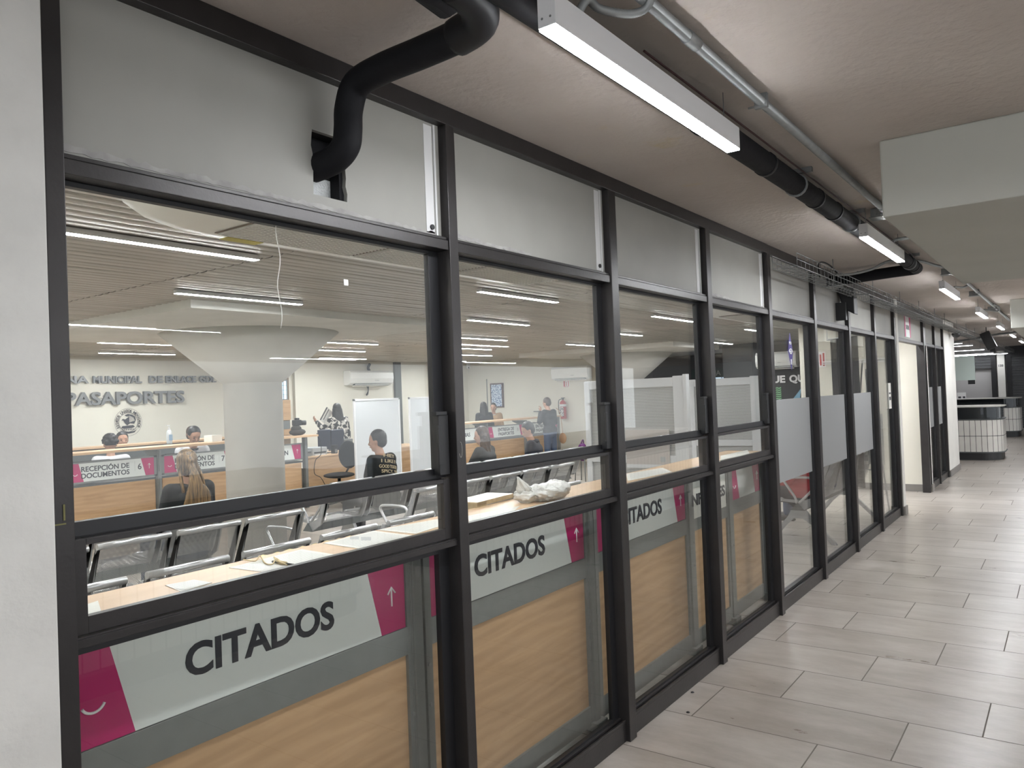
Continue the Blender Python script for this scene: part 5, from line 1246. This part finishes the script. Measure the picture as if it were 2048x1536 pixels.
M_blond = mat_hair('hair_blond_streaked', (.035, .022, .012), (.26, .155, .065))
M_brown = mat_hair('hair_dark_brown', (.018, .010, .007), (.08, .045, .028))
M_hblack = pbr('hair_black', (.012, .010, .010), .45, bump=.5, bscale=60)
M_navy = pbr('navy_cloth', (.012, .015, .026), .8)
M_blackcloth = pbr('black_cloth', (.008, .010, .012), .85)
M_jeans = pbr('jeans', (.05, .075, .13), .8)
M_whitecloth = pbr('white_shirt', (.62, .62, .64), .8)
person('person with long streaked blond ponytail and black top, seated with back to the glass', (3.60, 4.30, 0), R(93), 'sit', 1.0, .02, (-.25, .02), hair='pony', hairm=M_blond, top=M_blackcloth, bottom=M_jeans, vox=.011)
pt, hd, nk, A = person('person with short black hair in a black shirt lettered across the back, bent forward', (6.17, 4.62, 0), R(100), 'sit', 1.02, .10, (.35, .15), hair='short', hairm=M_hblack, top=M_blackcloth, bottom=M_navy, skin=M_skin2, sleeve='short', shoes=pbr('blue_boots', (.03, .045, .08), .6))
# lettered lines across the shoulders
o = bpy.data.objects.new('x', None)
for i, s in enumerate(('HEY', 'I LIKE IT', 'GOOD TOGETHER', 'SPICY, YOU')):
    w_ = (.20, .27, .33, .30)[i]
    to = text_fit('shirt_print', s, 0, w_, .036, (0, 0, 0), pbr('sand_print', (.52, .42, .27), .8), pt, rot=(R(84), R(10), -PI/2), bold=.01)
    for q in to.data.vertices: q.co.z -= 2.0*(q.co.x-w_/2)**2
    to.location = (-.117-.009*i, w_/2+.055, .985-.056*i)
pt, hd, nk, A = person('person with long curly brown hair in a dark jacket, seated and holding a phone', (7.98, 4.58, 0), R(100), 'sit', .97, .06, (.35, .15), arms={1: ((.12, .05, -.22), (.22, .0, .07), (0, .3, 1), .9)}, hair='curly_long', hairm=M_brown, top=pbr('charcoal_jacket', (.04, .042, .045), .85), bottom=M_jeans)
w = [a for a in A if a[0] == 1][0]; wp = w[3]
o = MB().box(-.008, .006, -.038, .038, -.08, .08).build('phone', M_white); ph = tag(o, 'white phone held up by the curly-haired person', 'phone')
mw = Matrix.Translation((7.98, 4.58, 0)) @ Matrix.Rotation(R(100), 4, 'Z'); o.matrix_world = mw @ Matrix.Translation(wp+Vector((.085, 0, .035))) @ Matrix.Rotation(R(-40), 4, 'Y')
MB().box(-.0092, -.0078, -.034, .034, -.073, .073).build('screen', mat_pattern('phone_screen', (.06, .08, .16), (.45, .5, .6), 60, .5), o)
person('person with short dark hair and navy hooded jacket, head bowed over a phone', (9.18, 4.60, 0), R(112), 'sit', .98, .12, (.5, .45), hair='short', hairm=M_hblack, top=M_navy, bottom=M_jeans, skin=M_skin2, collar=(M_navy, 'hood'))
pt, hd, nk, A = person('person in long dark padded jacket standing at the far counter, back turned', (13.5, 7.20, 0), R(85), 'stand', .93, .03, (.0, .30), arms={1: ((.10, .06, -.20), (.03, -.08, .23), (-1, 0, 0), .8), -1: ((.04, -.10, -.24), (.20, .05, .02), (0, 0, 1), .6)}, hair='short', hairm=M_brown, top=pbr('padded_black', (.016, .017, .02), .7, bump=.4, bscale=14), bottom=M_jeans)
t = thing('shoulder_bag', 'tan leather shoulder bag hanging at the standing person\'s right hip', 'bag', (13.83, 7.10, .58))
MB().ell((0, 0, .09), (.045, .09, .115), 16).build('pouch', M_leather, t); MB().tube(smoothpath([(0, 0, .18), (-.02, .0, .40), (-.10, .0, .66), (-.16, .04, .74)], 6), .007, 6).build('strap', M_leather, t)
person('person with dark hair and black printed sweatshirt behind the far counter, back turned', (13.9, 9.25, 0), R(62), 'stand', .90, .02, (0, .1), hair='long', hairm=M_hblack, top=mat_pattern('print_sweatshirt', (.02, .02, .022), (.30, .10, .12), 9, .68), bottom=M_navy)
person('smiling person with tied dark hair and tan cardigan behind the far counter', (14.52, 9.45, 0), R(-150), 'stand', .88, .02, (0, .1), hair='back', hairm=M_hblack, top=pbr('tan_cardigan', (.42, .27, .15), .85), bottom=M_navy, collar=(M_whitecloth, 'band'))
pt, hd, nk, A = person('person with long dark hair and black and white patterned blouse reading papers', (9.95, 9.7, 0), R(80), 'stand', .96, .02, (-.2, .1), arms={1: ((.10, .12, -.18), (.14, .06, .17), (0, 1, 0), .7)}, hair='long', hairm=M_hblack, top=mat_pattern('leaf_print', (.02, .02, .02), (.62, .60, .55), 16, .52), bottom=M_navy)
p = at('y', 9.85, 653, 832)
t = thing('held_papers', 'white clipboard of papers held up by the person in the patterned blouse', 'papers', tuple(p)); t.rotation_euler = (R(10), R(32), R(10))
MB().box(-.10, .10, -.006, .006, -.14, .14).build('sheets', M_paper, t); MB().box(-.10, -.085, -.009, .009, -.14, .14).box(-.04, -.025, -.009, -.006, -.1, .13).build('clip_edge', M_black, t)
# staff at the reception desks
person('person with curly black hair and white shirt at the desk of counter 6', (5.22, 8.85, 0), R(70), 'sit', 1.03, .18, (.1, .25), hair='curly_short', hairm=M_hblack, top=M_whitecloth, bottom=M_navy, skin=M_skin2)
person('person facing the room behind counter 6, only the upper face showing', (5.92, 9.95, 0), R(-105), 'sit', 1.03, .02, (0, .05), hair='back', hairm=M_hblack, top=M_blackcloth, bottom=M_navy)
person('person with short black hair and white shirt bowed over the desk of counter 7', (6.36, 8.85, 0), R(-100), 'sit', 1.08, .20, (0, .45), hair='short', hairm=M_hblack, top=M_whitecloth, bottom=M_navy, skin=M_skin2, collar=(M_blackcloth, 'band'))
person('person with tied brown hair facing the room behind counter 7', (7.27, 10.3, 0), R(-110), 'sit', 1.04, .02, (0, .0), hair='back', hairm=M_brown, top=M_blackcloth, bottom=M_navy)
person('person in a red top on the end-on bench behind the fifth bay', (8.25, .66, 0), R(90), 'sit', .96, .02, (0, .1), hair='short', hairm=M_hblack, top=pbr('red_top', (.50, .03, .04), .8), bottom=M_navy)
person('person with a grey sleeve on the end-on bench behind the sixth bay', (9.4, .66, 0), R(90), 'sit', .98, .02, (0, .1), arms={-1: ((-.10, -.08, -.10), (-.06, -.26, -.02), (0, 0, 1), .5)}, hair='short', hairm=M_hblack, top=pbr('grey_top', (.16, .17, .18), .8), bottom=M_jeans)
